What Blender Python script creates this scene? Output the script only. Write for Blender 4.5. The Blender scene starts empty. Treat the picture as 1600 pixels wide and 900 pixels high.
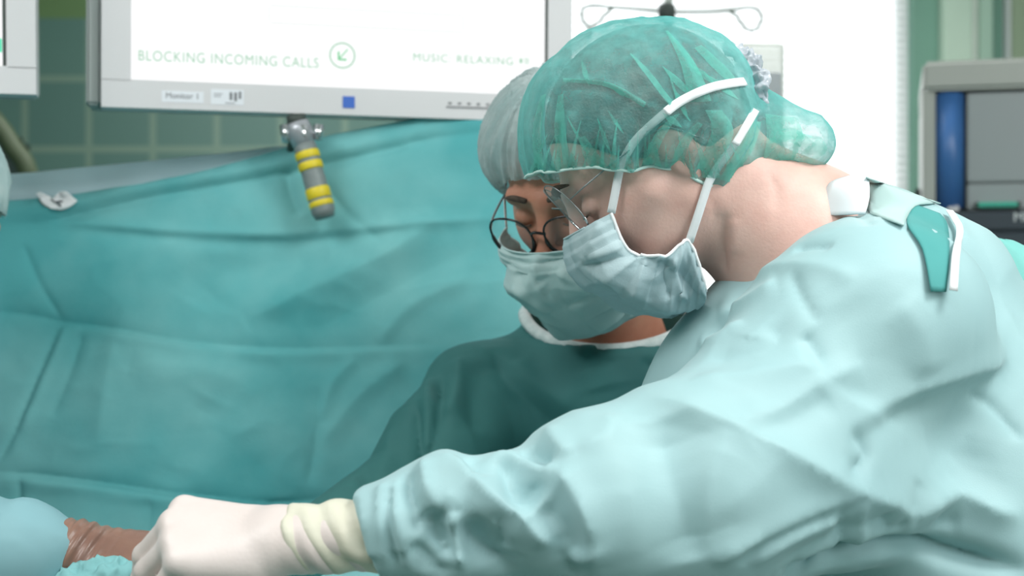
import bpy, bmesh, math, random
import numpy as np
import openvdb
from mathutils import Vector, Matrix, noise
from mathutils.bvhtree import BVHTree

# ------------------------------------------------------------------ camera, world, lights, exposure
scn = bpy.context.scene
COL = scn.collection
CZ = 1.35
FPX = 2222.2
cam_d = bpy.data.cameras.new('camera')
cam = bpy.data.objects.new('camera', cam_d)
COL.objects.link(cam)
cam.location = (0, 0, CZ)
cam.rotation_euler = (math.pi / 2, 0, 0)
cam_d.lens = 50
cam_d.sensor_width = 36
cam_d.dof.use_dof = True
cam_d.dof.focus_distance = 1.36
cam_d.dof.aperture_fstop = 5.0
scn.camera = cam

w = bpy.data.worlds.new('daylight')
scn.world = w
w.use_nodes = True
w.node_tree.nodes['Background'].inputs[0].default_value = (0.93, 0.98, 1.0, 1)
w.node_tree.nodes['Background'].inputs[1].default_value = 2.2

def area(name, loc, target, sx, sy, power, color=(1, 1, 1), spread=180):
    l = bpy.data.lights.new(name, 'AREA')
    l.shape = 'RECTANGLE'
    l.size = sx
    l.size_y = sy
    l.energy = power
    l.color = color
    l.spread = math.radians(spread)
    o = bpy.data.objects.new(name, l)
    COL.objects.link(o)
    o.location = loc
    d = Vector(target) - Vector(loc)
    o.rotation_euler = d.to_track_quat('-Z', 'Y').to_euler()
    return o

# ceiling light fields, the surgical lamp, and fill lights added at back and side
area('overhead_light', (0.5, -0.2, 2.72), (0.5, 0.1, 0), 2.2, 1.2, 20, (1.0, 1.0, 0.99))
area('overhead_light', (-1.3, 0.7, 2.72), (-0.9, 1.5, 0), 1.0, 1.6, 42, (1.0, 1.0, 0.99))
area('overhead_light', (0.3, 3.3, 2.72), (0.3, 3.5, 0), 2.4, 0.6, 30, (1.0, 1.0, 1.0))  # extra overhead fill added to brighten the back wall; no fixture holds it
area('surgical_lamp_light', (1.0, 0.75, 2.5), (0.35, 1.35, 1.25), 0.5, 0.5, 15, (1.0, 0.99, 0.97))
area('side_fill_light', (2.1, -0.9, 2.0), (-0.1, 1.7, 1.35), 1.6, 1.3, 22, (0.96, 0.99, 1.0))  # unseen fill added for frontal light on drape and gown; no window here

scn.view_settings.view_transform = 'Standard'
scn.view_settings.look = 'None'
scn.view_settings.exposure = 0.3
scn.view_settings.gamma = 1.0
scn.view_settings.use_curve_mapping = False
scn.cycles.max_bounces = 8
scn.cycles.transparent_max_bounces = 16

random.seed(4)

# ------------------------------------------------------------------ helpers
def P(px, py, d):
    return np.array([(px - 800) / FPX * d, d, CZ + (450 - py) / FPX * d], dtype=float)

def s2l(c):
    return tuple(((v / 255) / 12.92 if v / 255 <= 0.04045 else ((v / 255 + 0.055) / 1.055) ** 2.4) for v in c)

def tag(o, label=None, cat=None, group=None, kind=None):
    if label: o['label'] = label
    if cat: o['category'] = cat
    if group: o['group'] = group
    if kind: o['kind'] = kind
    return o

def mat(name, rgb, rough=0.6, rgb2=None, scale=6.0, bump=0.0, bscale=200.0, metal=0.0, emit=None,
        emit_s=0.0, sheen=0.0, trans=0.0, alpha=None, spec=0.5, contrast=(0.35, 0.65), transm=0.0, detail=4.0, ior=None):
    m = bpy.data.materials.new(name)
    m.use_nodes = True
    nt = m.node_tree
    b = nt.nodes['Principled BSDF']
    c1 = s2l(rgb) + (1,)
    b.inputs['Base Color'].default_value = c1
    b.inputs['Roughness'].default_value = rough
    b.inputs['Metallic'].default_value = metal
    b.inputs['Specular IOR Level'].default_value = spec
    b.inputs['Sheen Weight'].default_value = sheen
    b.inputs['Transmission Weight'].default_value = transm
    if ior: b.inputs['IOR'].default_value = ior
    tc = nt.nodes.new('ShaderNodeTexCoord')
    if rgb2 is not None:
        n = nt.nodes.new('ShaderNodeTexNoise')
        n.inputs['Scale'].default_value = scale
        n.inputs['Detail'].default_value = detail
        nt.links.new(tc.outputs['Object'], n.inputs['Vector'])
        mr = nt.nodes.new('ShaderNodeMapRange')
        mr.inputs['From Min'].default_value = contrast[0]
        mr.inputs['From Max'].default_value = contrast[1]
        nt.links.new(n.outputs['Fac'], mr.inputs['Value'])
        mx = nt.nodes.new('ShaderNodeMix')
        mx.data_type = 'RGBA'
        mx.inputs[6].default_value = c1
        mx.inputs[7].default_value = s2l(rgb2) + (1,)
        nt.links.new(mr.outputs[0], mx.inputs[0])
        nt.links.new(mx.outputs[2], b.inputs['Base Color'])
    if bump:
        n2 = nt.nodes.new('ShaderNodeTexNoise')
        n2.inputs['Scale'].default_value = bscale
        n2.inputs['Detail'].default_value = 3
        nt.links.new(tc.outputs['Object'], n2.inputs['Vector'])
        bp = nt.nodes.new('ShaderNodeBump')
        bp.inputs['Strength'].default_value = bump
        bp.inputs['Distance'].default_value = 0.002
        nt.links.new(n2.outputs['Fac'], bp.inputs['Height'])
        nt.links.new(bp.outputs[0], b.inputs['Normal'])
    if emit is not None:
        b.inputs['Emission Color'].default_value = s2l(emit) + (1,)
        b.inputs['Emission Strength'].default_value = emit_s
    out = nt.nodes['Material Output']
    last = b.outputs[0]
    if trans:
        t = nt.nodes.new('ShaderNodeBsdfTranslucent')
        t.inputs[0].default_value = c1
        if rgb2 is not None: nt.links.new(mx.outputs[2], t.inputs[0])
        ms = nt.nodes.new('ShaderNodeMixShader')
        ms.inputs[0].default_value = trans
        nt.links.new(last, ms.inputs[1]); nt.links.new(t.outputs[0], ms.inputs[2])
        last = ms.outputs[0]
    if alpha is not None:
        # alpha = (seen square on, seen edge on, mottling): gauze lets more through square on
        tr = nt.nodes.new('ShaderNodeBsdfTransparent')
        lw = nt.nodes.new('ShaderNodeLayerWeight')
        lw.inputs[0].default_value = 0.45
        n3 = nt.nodes.new('ShaderNodeTexNoise')
        n3.inputs['Scale'].default_value = 90
        n3.inputs['Detail'].default_value = 5
        nt.links.new(tc.outputs['Object'], n3.inputs['Vector'])
        ma = nt.nodes.new('ShaderNodeMapRange')
        ma.inputs['To Min'].default_value = alpha[0]
        ma.inputs['To Max'].default_value = alpha[1]
        nt.links.new(lw.outputs['Facing'], ma.inputs['Value'])
        ad = nt.nodes.new('ShaderNodeMath'); ad.operation = 'MULTIPLY_ADD'
        ad.inputs[1].default_value = alpha[2]
        nt.links.new(n3.outputs['Fac'], ad.inputs[0]); nt.links.new(ma.outputs[0], ad.inputs[2])
        sb = nt.nodes.new('ShaderNodeMath'); sb.operation = 'SUBTRACT'; sb.use_clamp = True
        sb.inputs[1].default_value = alpha[2] * 0.5
        nt.links.new(ad.outputs[0], sb.inputs[0])
        ms = nt.nodes.new('ShaderNodeMixShader')
        nt.links.new(sb.outputs[0], ms.inputs[0]); nt.links.new(tr.outputs[0], ms.inputs[1]); nt.links.new(last, ms.inputs[2])
        last = ms.outputs[0]
    nt.links.new(last, out.inputs['Surface'])
    return m

def mesh_obj(name, verts, faces, m, parent=None, smooth=True, solid=0.0):
    me = bpy.data.meshes.new(name)
    me.from_pydata([tuple(map(float, v)) for v in verts], [], [tuple(map(int, f)) for f in faces])
    me.update()
    if smooth: me.shade_smooth()
    o = bpy.data.objects.new(name, me)
    COL.objects.link(o)
    if m: me.materials.append(m)
    if solid:
        s = o.modifiers.new('thickness', 'SOLIDIFY'); s.thickness = solid; s.offset = 0
    if parent:
        o.parent = parent
        o.matrix_parent_inverse = parent.matrix_world.inverted()
    return o

def empty(name, loc, label, cat, group=None):
    o = bpy.data.objects.new(name, None)
    COL.objects.link(o)
    o.location = [float(v) for v in loc]
    o.empty_display_size = 0.1
    tag(o, label, cat, group)
    o.matrix_world = Matrix.Translation(o.location)
    return o

class MB:
    def __init__(s): s.v = []; s.f = []
    def add(s, v, f):
        k = len(s.v); s.v += [tuple(map(float, x)) for x in v]; s.f += [tuple(i + k for i in q) for q in f]; return s
    def box(s, lo, hi, M=None, bev=0.0):
        bm = bmesh.new()
        bmesh.ops.create_cube(bm, size=1)
        for v in bm.verts:
            v.co = Vector([(lo[i] + hi[i]) / 2 + v.co[i] * (hi[i] - lo[i]) for i in range(3)])
        if bev: bmesh.ops.bevel(bm, geom=bm.edges[:], offset=bev, segments=3, affect='EDGES')
        bm.verts.index_update()
        vs = [(M @ v.co if M else v.co.copy()) for v in bm.verts]
        fs = [[v.index for v in f.verts] for f in bm.faces]
        bm.free()
        return s.add(vs, fs)
    def tube(s, pts, r, seg=12, closed=False, M=None):
        pts = [Vector([float(c) for c in p]) for p in pts]
        n = len(pts); rr = r if hasattr(r, '__len__') else [r] * n
        up = None; vs = []; fs = []
        for i, p in enumerate(pts):
            a = pts[(i - 1) % n] if (closed or i > 0) else p
            b = pts[(i + 1) % n] if (closed or i < n - 1) else p
            t = (b - a).normalized()
            if up is None:
                up = t.orthogonal().normalized()
            up = (up - t * up.dot(t)).normalized()
            side = t.cross(up)
            for k in range(seg):
                an = 2 * math.pi * k / seg
                q = p + (up * math.cos(an) + side * math.sin(an)) * rr[i]
                vs.append(M @ q if M else q)
        m_ = n if closed else n - 1
        for i in range(m_):
            j = (i + 1) % n
            for k in range(seg):
                k2 = (k + 1) % seg
                fs.append((i * seg + k, i * seg + k2, j * seg + k2, j * seg + k))
        if not closed:
            fs.append(tuple(range(seg))[::-1]); fs.append(tuple((n - 1) * seg + k for k in range(seg)))
        return s.add(vs, fs)
    def lathe(s, prof, M=None, seg=24):
        vs = []; fs = []
        for (r, z) in prof:
            for k in range(seg):
                a = 2 * math.pi * k / seg
                q = Vector((r * math.cos(a), r * math.sin(a), z)); vs.append(M @ q if M else q)
        for i in range(len(prof) - 1):
            for k in range(seg):
                k2 = (k + 1) % seg
                fs.append((i * seg + k, i * seg + k2, (i + 1) * seg + k2, (i + 1) * seg + k))
        fs.append(tuple(range(seg))[::-1]); fs.append(tuple((len(prof) - 1) * seg + k for k in range(seg)))
        return s.add(vs, fs)
    def build(s, name, m, parent=None, smooth=False, solid=0.0):
        return mesh_obj(name, s.v, s.f, m, parent, smooth, solid)

def spline(pts, n=8):
    pts = [np.array(p, float) for p in pts]
    out = []
    for i in range(len(pts) - 1):
        p0 = pts[max(i - 1, 0)]; p1 = pts[i]; p2 = pts[i + 1]; p3 = pts[min(i + 2, len(pts) - 1)]
        for k in range(n):
            t = k / n
            out.append(0.5 * ((2 * p1) + (-p0 + p2) * t + (2 * p0 - 5 * p1 + 4 * p2 - p3) * t * t + (-p0 + 3 * p1 - 3 * p2 + p3) * t ** 3))
    out.append(pts[-1])
    return out

# ------------------------------------------------------------------ signed distance modelling
def smin(a, b, k):
    if k <= 0: return np.minimum(a, b)
    h = np.clip(0.5 + 0.5 * (b - a) / k, 0, 1)
    return b * (1 - h) + a * h - k * h * (1 - h)

def smax(a, b, k): return -smin(-a, -b, k)

def cone(p, a, b, ra, rb):
    a = np.asarray(a, float); b = np.asarray(b, float); ba = b - a
    h = np.clip(((p - a) @ ba) / max(ba @ ba, 1e-9), 0, 1)
    return np.linalg.norm(p - a - h[:, None] * ba, axis=1) - (ra + (rb - ra) * h)

def ell(p, c, r, R=None):
    q = p - np.asarray(c, float)
    if R is not None: q = q @ np.asarray(R, float).T
    r = np.asarray(r, float)
    k0 = np.linalg.norm(q / r, axis=1); k1 = np.linalg.norm(q / (r * r), axis=1)
    return np.where(k1 > 1e-9, k0 * (k0 - 1) / np.maximum(k1, 1e-9), -r.min())

def sdf_mesh(fn, lo, hi, vox, slack=1.6):
    B = 16
    lo = np.array(lo, float); hi = np.array(hi, float)
    nb = np.ceil((hi - lo) / (vox * B)).astype(int)
    bg = vox * 4
    g = openvdb.FloatGrid(bg)
    half = vox * B / 2 * math.sqrt(3) * slack
    I, J, K = np.meshgrid(*[np.arange(n) for n in nb], indexing='ij')
    idx = np.stack([I.ravel(), J.ravel(), K.ravel()], 1)
    cen = lo + (idx * B + B / 2) * vox
    d = fn(cen)
    loc = np.stack(np.meshgrid(*[np.arange(B)] * 3, indexing='ij'), -1).reshape(-1, 3)
    near = np.where(np.abs(d) < half)[0]
    for c0 in range(0, len(near), 48):
        ch = near[c0:c0 + 48]
        pts = (lo + (idx[ch][:, None, :] * B + loc[None]) * vox).reshape(-1, 3)
        val = np.clip(fn(pts), -bg, bg).reshape(len(ch), B, B, B)
        for q, bi in enumerate(ch):
            g.copyFromArray(np.ascontiguousarray(val[q]), ijk=tuple(int(v) for v in idx[bi] * B))
    for bi in np.where(d <= -half)[0]:
        a = idx[bi] * B
        g.fill(tuple(int(v) for v in a), tuple(int(v) for v in a + B - 1), -bg, True)
    pts, quads = g.convertToQuads(isovalue=0.0)
    return pts * vox + lo, quads[:, ::-1].copy()

def vnormals(v, q):
    n = np.zeros_like(v)
    a = v[q[:, 2]] - v[q[:, 0]]; b = v[q[:, 3]] - v[q[:, 1]]
    fn = np.cross(a, b)
    for k in range(q.shape[1]): np.add.at(n, q[:, k], fn)
    l = np.linalg.norm(n, axis=1); l[l == 0] = 1
    return n / l[:, None]

def fix_orient(v, q, inside_pt=None):
    # signed volume decides the winding
    a, b, c, d = v[q[:, 0]], v[q[:, 1]], v[q[:, 2]], v[q[:, 3]]
    vol = np.einsum('ij,ij->i', a, np.cross(b, c)).sum() + np.einsum('ij,ij->i', a, np.cross(c, d)).sum()
    return q[:, ::-1].copy() if vol < 0 else q

def subdiv(v, q):
    # linear split of quads with Catmull-Clark like smoothing left to the caller
    e = np.concatenate([q[:, [0, 1]], q[:, [1, 2]], q[:, [2, 3]], q[:, [3, 0]]])
    es = np.sort(e, 1)
    u, inv = np.unique(es, axis=0, return_inverse=True)
    inv = inv.ravel()
    n = len(v); m = len(q)
    mid = (v[u[:, 0]] + v[u[:, 1]]) / 2
    cen = v[q].mean(1)
    V = np.concatenate([v, mid, cen])
    E = n + inv.reshape(4, m)
    C = n + len(u) + np.arange(m)
    Q = np.concatenate([np.stack([q[:, 0], E[0], C, E[3]], 1), np.stack([q[:, 1], E[1], C, E[0]], 1),
                        np.stack([q[:, 2], E[2], C, E[1]], 1), np.stack([q[:, 3], E[3], C, E[2]], 1)])
    return V, Q

def smooth(v, q, it=1, lam=0.5):
    for _ in range(it):
        acc = np.zeros_like(v); cnt = np.zeros(len(v))
        for a, b in ((0, 1), (1, 2), (2, 3), (3, 0)):
            np.add.at(acc, q[:, a], v[q[:, b]]); np.add.at(cnt, q[:, a], 1)
            np.add.at(acc, q[:, b], v[q[:, a]]); np.add.at(cnt, q[:, b], 1)
        cnt[cnt == 0] = 1
        v = v + lam * (acc / cnt[:, None] - v)
    return v

def bvh_of(v, q):
    return BVHTree.FromPolygons([tuple(x) for x in v.tolist()], [tuple(x) for x in q.tolist()])

def cast(bvh, px, py):
    o = Vector((0, 0, CZ)); d = Vector(P(px, py, 1.0)) - o
    h = bvh.ray_cast(o, d.normalized())
    return (np.array(h[0]), np.array(h[1])) if h[0] is not None else (None, None)

def poly_dist(p, pts):
    best = np.full(len(p), 9.0); along = np.zeros(len(p))
    n = len(pts) - 1
    for i in range(n):
        a = pts[i]; ba = pts[i + 1] - a
        h = np.clip(((p - a) @ ba) / max(ba @ ba, 1e-12), 0, 1)
        d = np.linalg.norm(p - a - h[:, None] * ba, axis=1)
        m = d < best
        best[m] = d[m]; along[m] = (i + h[m]) / n
    return best, along

def crease(v, q, lines, bvh=None):
    """lines: (pixel polyline, height mm, half width mm, sharpness) raised (+) or sunk (-) folds of the cloth itself"""
    bvh = bvh or bvh_of(v, q)
    nrm = vnormals(v, q)
    disp = np.zeros(len(v))
    for ln in lines:
        pl, amp, wid = ln[:3]
        sharp = ln[3] if len(ln) > 3 else 1.0
        pts = []
        for a in spline([(x, y, 0) for x, y in pl], 4):
            h, _ = cast(bvh, a[0], a[1])
            if h is not None: pts.append(h)
        if len(pts) < 2: continue
        pts = np.array(pts)
        W = wid / 1000
        lo = pts.min(0) - W * 3.2; hi = pts.max(0) + W * 3.2
        sel = np.where(((v > lo) & (v < hi)).all(1))[0]
        if not len(sel): continue
        d, al = poly_dist(v[sel], pts)
        x = d / W
        prof = sharp * np.exp(-x * 1.5) + (1 - sharp) * np.exp(-x * x * 1.2)
        taper = np.clip(np.sin(np.clip(al, 0.02, 0.98) * math.pi) * 1.8, 0, 1)
        disp[sel] += amp / 1000 * prof * taper
    return v + nrm * disp[:, None]

def nz(p, scale, seed=0.0, octv=3):
    out = np.zeros(len(p))
    for i, c in enumerate(p):
        out[i] = noise.fractal((c[0] * scale[0] + seed, c[1] * scale[1] + seed * 1.7, c[2] * scale[2] - seed), 0.9, 2.0, octv)
    return out

def facet(a, b, seed=0.0):
    """creased-paper height: random heights on a triangle lattice joined by flat facets"""
    def hsh(i, j):
        x = np.sin(i * 127.1 + j * 311.7 + seed * 74.7) * 43758.5453
        return x - np.floor(x)
    s_ = (a + b) * 0.36602540; i = np.floor(a + s_); j = np.floor(b + s_)
    fa = a + s_ - i; fb = b + s_ - j
    up = fa > fb
    h00 = hsh(i, j); h11 = hsh(i + 1, j + 1); hm = np.where(up, hsh(i + 1, j), hsh(i, j + 1))
    big = np.maximum(fa, fb); sml = np.minimum(fa, fb)
    return h00 * (1 - big) + hm * (big - sml) + h11 * sml

def facet_cloth(v, q, amp, cu, cv, ang, seed):
    """flat facets with crisp creases, cell sizes cu x cv metres turned by ang about the y axis"""
    w1 = nz(v, (4, 4, 4), seed, 1); w2 = nz(v, (4, 4, 4), seed + 30, 1)
    c, s_ = math.cos(ang), math.sin(ang)
    a = (v[:, 0] * c + v[:, 2] * s_ + v[:, 1] * .5) / cu + w1 * .9
    b = (-v[:, 0] * s_ + v[:, 2] * c + v[:, 1] * .4) / cv + w2 * .9
    return v + vnormals(v, q) * ((facet(a, b, seed) - .5) * amp)[:, None]

def ridge(n): return 1 - np.abs(n) * 2.2

def loft(bvh, A, B, off, n=4, m=6, depth=1.4, lift=None):
    """cloth patch lying on a surface between two edge lines"""
    SA = spline([(x, y, 0) for x, y in A], n); SB = spline([(x, y, 0) for x, y in B], n)
    vs = []; rows = len(SA); last = depth; hitn = np.array([0, -1.0, 0])
    for i in range(rows):
        for j in range(m + 1):
            t = j / m
            px = SA[i][0] * (1 - t) + SB[i][0] * t; py = SA[i][1] * (1 - t) + SB[i][1] * t
            h, nn = cast(bvh, px, py) if bvh else (None, None)
            if h is not None:
                last = h[1]; p = h
                p = P(px, py, last - off)
            else:
                p = P(px, py, last - off + 0.002)
            vs.append(p)
    fs = [(i * (m + 1) + j, i * (m + 1) + j + 1, (i + 1) * (m + 1) + j + 1, (i + 1) * (m + 1) + j) for i in range(rows - 1) for j in range(m)]
    return vs, fs

def ribbon(pts, wid, nrm, twist=0.0):
    """flat tape along 3D points; nrm = facing direction"""
    pts = [np.array(p, float) for p in pts]; vs = []; fs = []
    W = wid if hasattr(wid, '__len__') else [wid] * len(pts)
    for i, p in enumerate(pts):
        t = pts[min(i + 1, len(pts) - 1)] - pts[max(i - 1, 0)]
        s = np.cross(t, nrm); s /= max(np.linalg.norm(s), 1e-9)
        for k in (-1, -0.33, 0.33, 1):
            vs.append(p + s * W[i] / 2 * k + np.array(nrm) * 0.0006 * (1 - k * k))
    for i in range(len(pts) - 1):
        for k in range(3):
            fs.append((i * 4 + k, i * 4 + k + 1, i * 4 + k + 5, i * 4 + k + 4))
    return vs, fs

def frame(F, L):
    F = np.array(F, float); F /= np.linalg.norm(F)
    L = np.array(L, float); L -= F * (F @ L); L /= np.linalg.norm(L)
    return F, L, np.cross(F, L)

# ------------------------------------------------------------------ materials
M_ = {}
M_['tile'] = None
skin_near = mat('skin_fair', (227, 188, 176), 0.5, (216, 171, 159), 26, 0.15, 350)
skin_far = mat('skin_tan', (196, 140, 116), 0.5, (184, 124, 102), 26, 0.15, 350)
for sk in (skin_near, skin_far):
    b = sk.node_tree.nodes['Principled BSDF']
    b.inputs['Subsurface Weight'].default_value = 0.12
    b.inputs['Subsurface Radius'].default_value = (0.012, 0.005, 0.003)
    b.inputs['Subsurface Scale'].default_value = 0.5
hair_m = mat('short_grey_brown_hair', (112, 112, 112), 0.8, (146, 146, 144), 60, 0.8, 400)
gown_near_m = mat('pale_aqua_gown_cloth', (158, 194, 198), 0.62, (165, 200, 203), 7, 0.10, 900, sheen=0.15)
gown_far_m = mat('deep_teal_gown_cloth', (46, 106, 106), 0.75, (54, 114, 112), 5, 0.1, 900)
drape_m = mat('teal_drape_cloth', (78, 162, 166), 0.85, (128, 192, 193), 3.6, 0.25, 500, contrast=(0.38, 0.66), detail=7)
drape_back_m = mat('pale_blue_drape_backing', (196, 222, 228), 0.85, (186, 214, 222), 4, 0.1, 500)
table_drape_m = mat('blue_green_table_drape', (130, 184, 186), 0.85, (120, 176, 178), 4, 0.1, 500)
cap_near_m = mat('green_gauze', (90, 186, 182), 0.85, (128, 208, 203), 10, 0.5, 300, trans=0.25, alpha=(0.30, 1.0, 0.5), detail=6)
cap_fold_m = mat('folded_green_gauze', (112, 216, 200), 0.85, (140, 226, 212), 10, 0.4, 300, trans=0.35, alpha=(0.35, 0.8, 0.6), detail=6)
cap_far_m = mat('grey_blue_gauze', (176, 202, 202), 0.85, (204, 220, 220), 20, 0.4, 300, trans=0.3, alpha=(0.72, 1.0, 0.3), detail=6)
mask_m = mat('pale_blue_mask', (184, 206, 210), 0.7, (176, 200, 206), 12, 0.15, 600, trans=0.1)
mask_far_m = mat('aqua_mask', (196, 222, 222), 0.7, (188, 216, 216), 12, 0.15, 600, trans=0.1)
white_tape = mat('white_tape', (236, 238, 240), 0.7, bump=0.1)
clear_film = mat('clear_white_film', (212, 218, 226), 0.2, (184, 192, 202), 60, 0.5, 60, alpha=(0.6, 1.0, 0.5))
glove_m = mat('white_latex_glove', (226, 214, 210), 0.45, (218, 205, 200), 12, 0.1, 300)
cuff_m = mat('cream_latex_cuff', (220, 218, 200), 0.5, (208, 204, 186), 20, 0.15, 200)
brown_glove_m = mat('brown_latex_glove', (146, 112, 96), 0.35, (128, 96, 84), 20, 0.1, 200)
knit_white = mat('white_knit', (216, 226, 226), 0.85, (196, 210, 210), 120, 0.5, 300)
dark_frame = mat('dark_tortoise_frame', (38, 40, 42), 0.25)
metal_grey = mat('grey_metal', (150, 154, 156), 0.3, metal=0.8)
chrome = mat('chrome', (205, 208, 210), 0.18, metal=0.9)
glass_m = mat('clear_lens', (250, 252, 252), 0.03, alpha=(0.04, 0.28, 0.0), spec=0.8)
plastic_w = mat('light_grey_plastic', (208, 208, 210), 0.45, (204, 205, 207), 3)
plastic_side = mat('grey_plastic_side', (164, 172, 170), 0.5)
dark_seam = mat('dark_seam', (60, 70, 66), 0.6)
shoe_m = mat('white_clog_rubber', (214, 218, 220), 0.5)
trouser_m = mat('green_scrub_cloth', (70, 140, 130), 0.85)

# ------------------------------------------------------------------ room
def tile_material():
    m = bpy.data.materials.new('green_wall_tiles'); m.use_nodes = True
    nt = m.node_tree; b = nt.nodes['Principled BSDF']
    tc = nt.nodes.new('ShaderNodeTexCoord')
    sep = nt.nodes.new('ShaderNodeSeparateXYZ'); nt.links.new(tc.outputs['Object'], sep.inputs[0])
    cmb = nt.nodes.new('ShaderNodeCombineXYZ')
    sx = nt.nodes.new('ShaderNodeMath'); sx.operation = 'ADD'
    nt.links.new(sep.outputs['X'], sx.inputs[0]); nt.links.new(sep.outputs['Y'], sx.inputs[1])
    nt.links.new(sx.outputs[0], cmb.inputs[0]); nt.links.new(sep.outputs['Z'], cmb.inputs[1])
    mp = nt.nodes.new('ShaderNodeMapping'); mp.inputs['Location'].default_value = (0.0805, 0.025, 0)
    nt.links.new(cmb.outputs[0], mp.inputs[0])
    br = nt.nodes.new('ShaderNodeTexBrick')
    br.offset = 0; br.squash = 1
    br.inputs['Color1'].default_value = s2l((90, 128, 120)) + (1,)
    br.inputs['Color2'].default_value = s2l((96, 134, 124)) + (1,)
    br.inputs['Mortar'].default_value = s2l((124, 152, 136)) + (1,)
    br.inputs['Scale'].default_value = 1
    br.inputs['Mortar Size'].default_value = 0.012
    br.inputs['Mortar Smooth'].default_value = 0.1
    br.inputs['Brick Width'].default_value = 0.207
    br.inputs['Row Height'].default_value = 0.228
    nt.links.new(mp.outputs[0], br.inputs[0])
    # the band above the tiling is painted olive green
    gt = nt.nodes.new('ShaderNodeMath'); gt.operation = 'GREATER_THAN'; gt.inputs[1].default_value = 2.222
    nt.links.new(sep.outputs['Z'], gt.inputs[0])
    mx = nt.nodes.new('ShaderNodeMix'); mx.data_type = 'RGBA'
    nt.links.new(gt.outputs[0], mx.inputs[0]); nt.links.new(br.outputs[0], mx.inputs[6])
    mx.inputs[7].default_value = s2l((108, 140, 92)) + (1,)
    nt.links.new(mx.outputs[2], b.inputs['Base Color'])
    b.inputs['Roughness'].default_value = 0.35
    return m
tile_m = tile_material()
wall_green = mat('painted_green_wall', (112, 156, 138), 0.6, (106, 150, 132), 3)
paint_pale = mat('pale_green_paint', (188, 210, 192), 0.6, (180, 204, 186), 3)
ceil_m = mat('white_ceiling', (236, 238, 236), 0.9, (230, 232, 230), 3)
floor_m = mat('green_grey_vinyl', (128, 150, 142), 0.4, (116, 138, 132), 8)

YB = 4.6
def wx(px, d=YB): return (px - 800) / FPX * d
def wz(py, d=YB): return CZ + (450 - py) / FPX * d
XL, XR, YF, ZC = -3.0, 3.0, -2.2, 2.8
WX0, WX1, WZ0, WZ1 = wx(846), wx(1427), 0.95, 2.55

def struct(name, mb, m, parent=None):
    o = mb.build(name, m, parent)
    if not parent: o['kind'] = 'structure'
    return o
struct('floor', MB().box((XL, YF, -0.1), (XR, YB, 0)), floor_m)
struct('ceiling', MB().box((XL, YF, ZC), (XR, YB, ZC + 0.1)), ceil_m)
struct('wall_left', MB().box((XL - 0.1, YF, 0), (XL, YB, ZC)), tile_m)
struct('wall_right', MB().box((XR, YF, 0), (XR + 0.1, YB, ZC)), wall_green)
struct('wall_front', MB().box((XL, YF - 0.1, 0), (XR, YF, ZC)), wall_green)
struct('wall_back', MB().box((XL, YB, 0), (WX0, YB + 0.15, ZC)).box((WX0, YB, 0), (WX1, YB + 0.15, WZ0)).box((WX0, YB, WZ1), (WX1, YB + 0.15, ZC)), tile_m)
struct('wall_back_right', MB().box((WX1, YB, 0), (XR, YB + 0.15, ZC)), wall_green)
struct('baseboard_back', MB().box((XL, YB - 0.012, 0), (XR, YB, 0.1)), paint_pale)
# window with frame, pane and lowered white slats
win = struct('window_1', MB().box((WX0, YB + 0.06, WZ0), (WX0 + 0.04, YB + 0.11, WZ1)).box((WX1 - 0.04, YB + 0.06, WZ0), (WX1, YB + 0.11, WZ1))
             .box((WX0 + 0.04, YB + 0.06, WZ0), (WX1 - 0.04, YB + 0.11, WZ0 + 0.04)).box((WX0 + 0.04, YB + 0.06, WZ1 - 0.04), (WX1 - 0.04, YB + 0.11, WZ1)), mat('white_window_frame', (236, 238, 238), 0.5))
MB().box((WX0 + 0.04, YB + 0.08, WZ0 + 0.04), (WX1 - 0.04, YB + 0.086, WZ1 - 0.04)).build('window_pane', mat('window_glass', (240, 250, 248), 0.03, alpha=(0.06, 0.3, 0.0)), win)
blind = empty('venetian_blind', (0.5 * (WX0 + WX1), YB + 0.03, WZ1), 'white venetian blind lowered over the bright window, glowing with daylight', 'blind')
slat_m = mat('white_blind_slat', (250, 250, 250), 0.6, trans=0.75)
MB().box((WX0 + 0.01, YB + 0.005, WZ1 - 0.05), (WX1 - 0.01, YB + 0.05, WZ1 - 0.005)).build('head_rail', white_tape, blind)
nsl = 62
sm = MB()
for i in range(nsl):
    z = WZ0 + 0.02 + (WZ1 - 0.08 - WZ0) * i / (nsl - 1)
    M = Matrix.Translation((0, YB + 0.03, z)) @ Matrix.Rotation(math.radians(38), 4, 'X')
    sm.box((WX0 + 0.012, -0.0125, -0.0006), (WX1 - 0.012, 0.0125, 0.0006), M)
so = sm.build('slats', slat_m, blind)
# painted pilasters, pipe and door casing right of the window
def vtrim(n, p0, p1, dep, m, d=YB):
    struct('trim_%d' % n, MB().box((wx(p0, d), d - dep, 0), (wx(p1, d), d - 0.001, ZC - 0.002), bev=0.004), m)
vtrim(1, 1466, 1509, 0.07, paint_pale)
vtrim(3, 1523, 1544, 0.05, mat('sage_paint', (160, 190, 172), 0.6))
vtrim(4, 1566, 1572, 0.05, mat('light_grey_casing', (190, 198, 196), 0.5))
o = MB().tube([(wx(1516), YB - 0.03, 0.002), (wx(1516), YB - 0.03, ZC - 0.002)], 0.014, 16).build('trim_2', mat('white_pipe', (222, 232, 222), 0.4), smooth=True)
o['kind'] = 'structure'
dr = struct('door_1', MB().box((wx(1573), YB - 0.045, 0.005), (wx(1573) + 0.95, YB - 0.004, 2.5), bev=0.004), mat('olive_grey_door', (140, 158, 132), 0.6))
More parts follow.
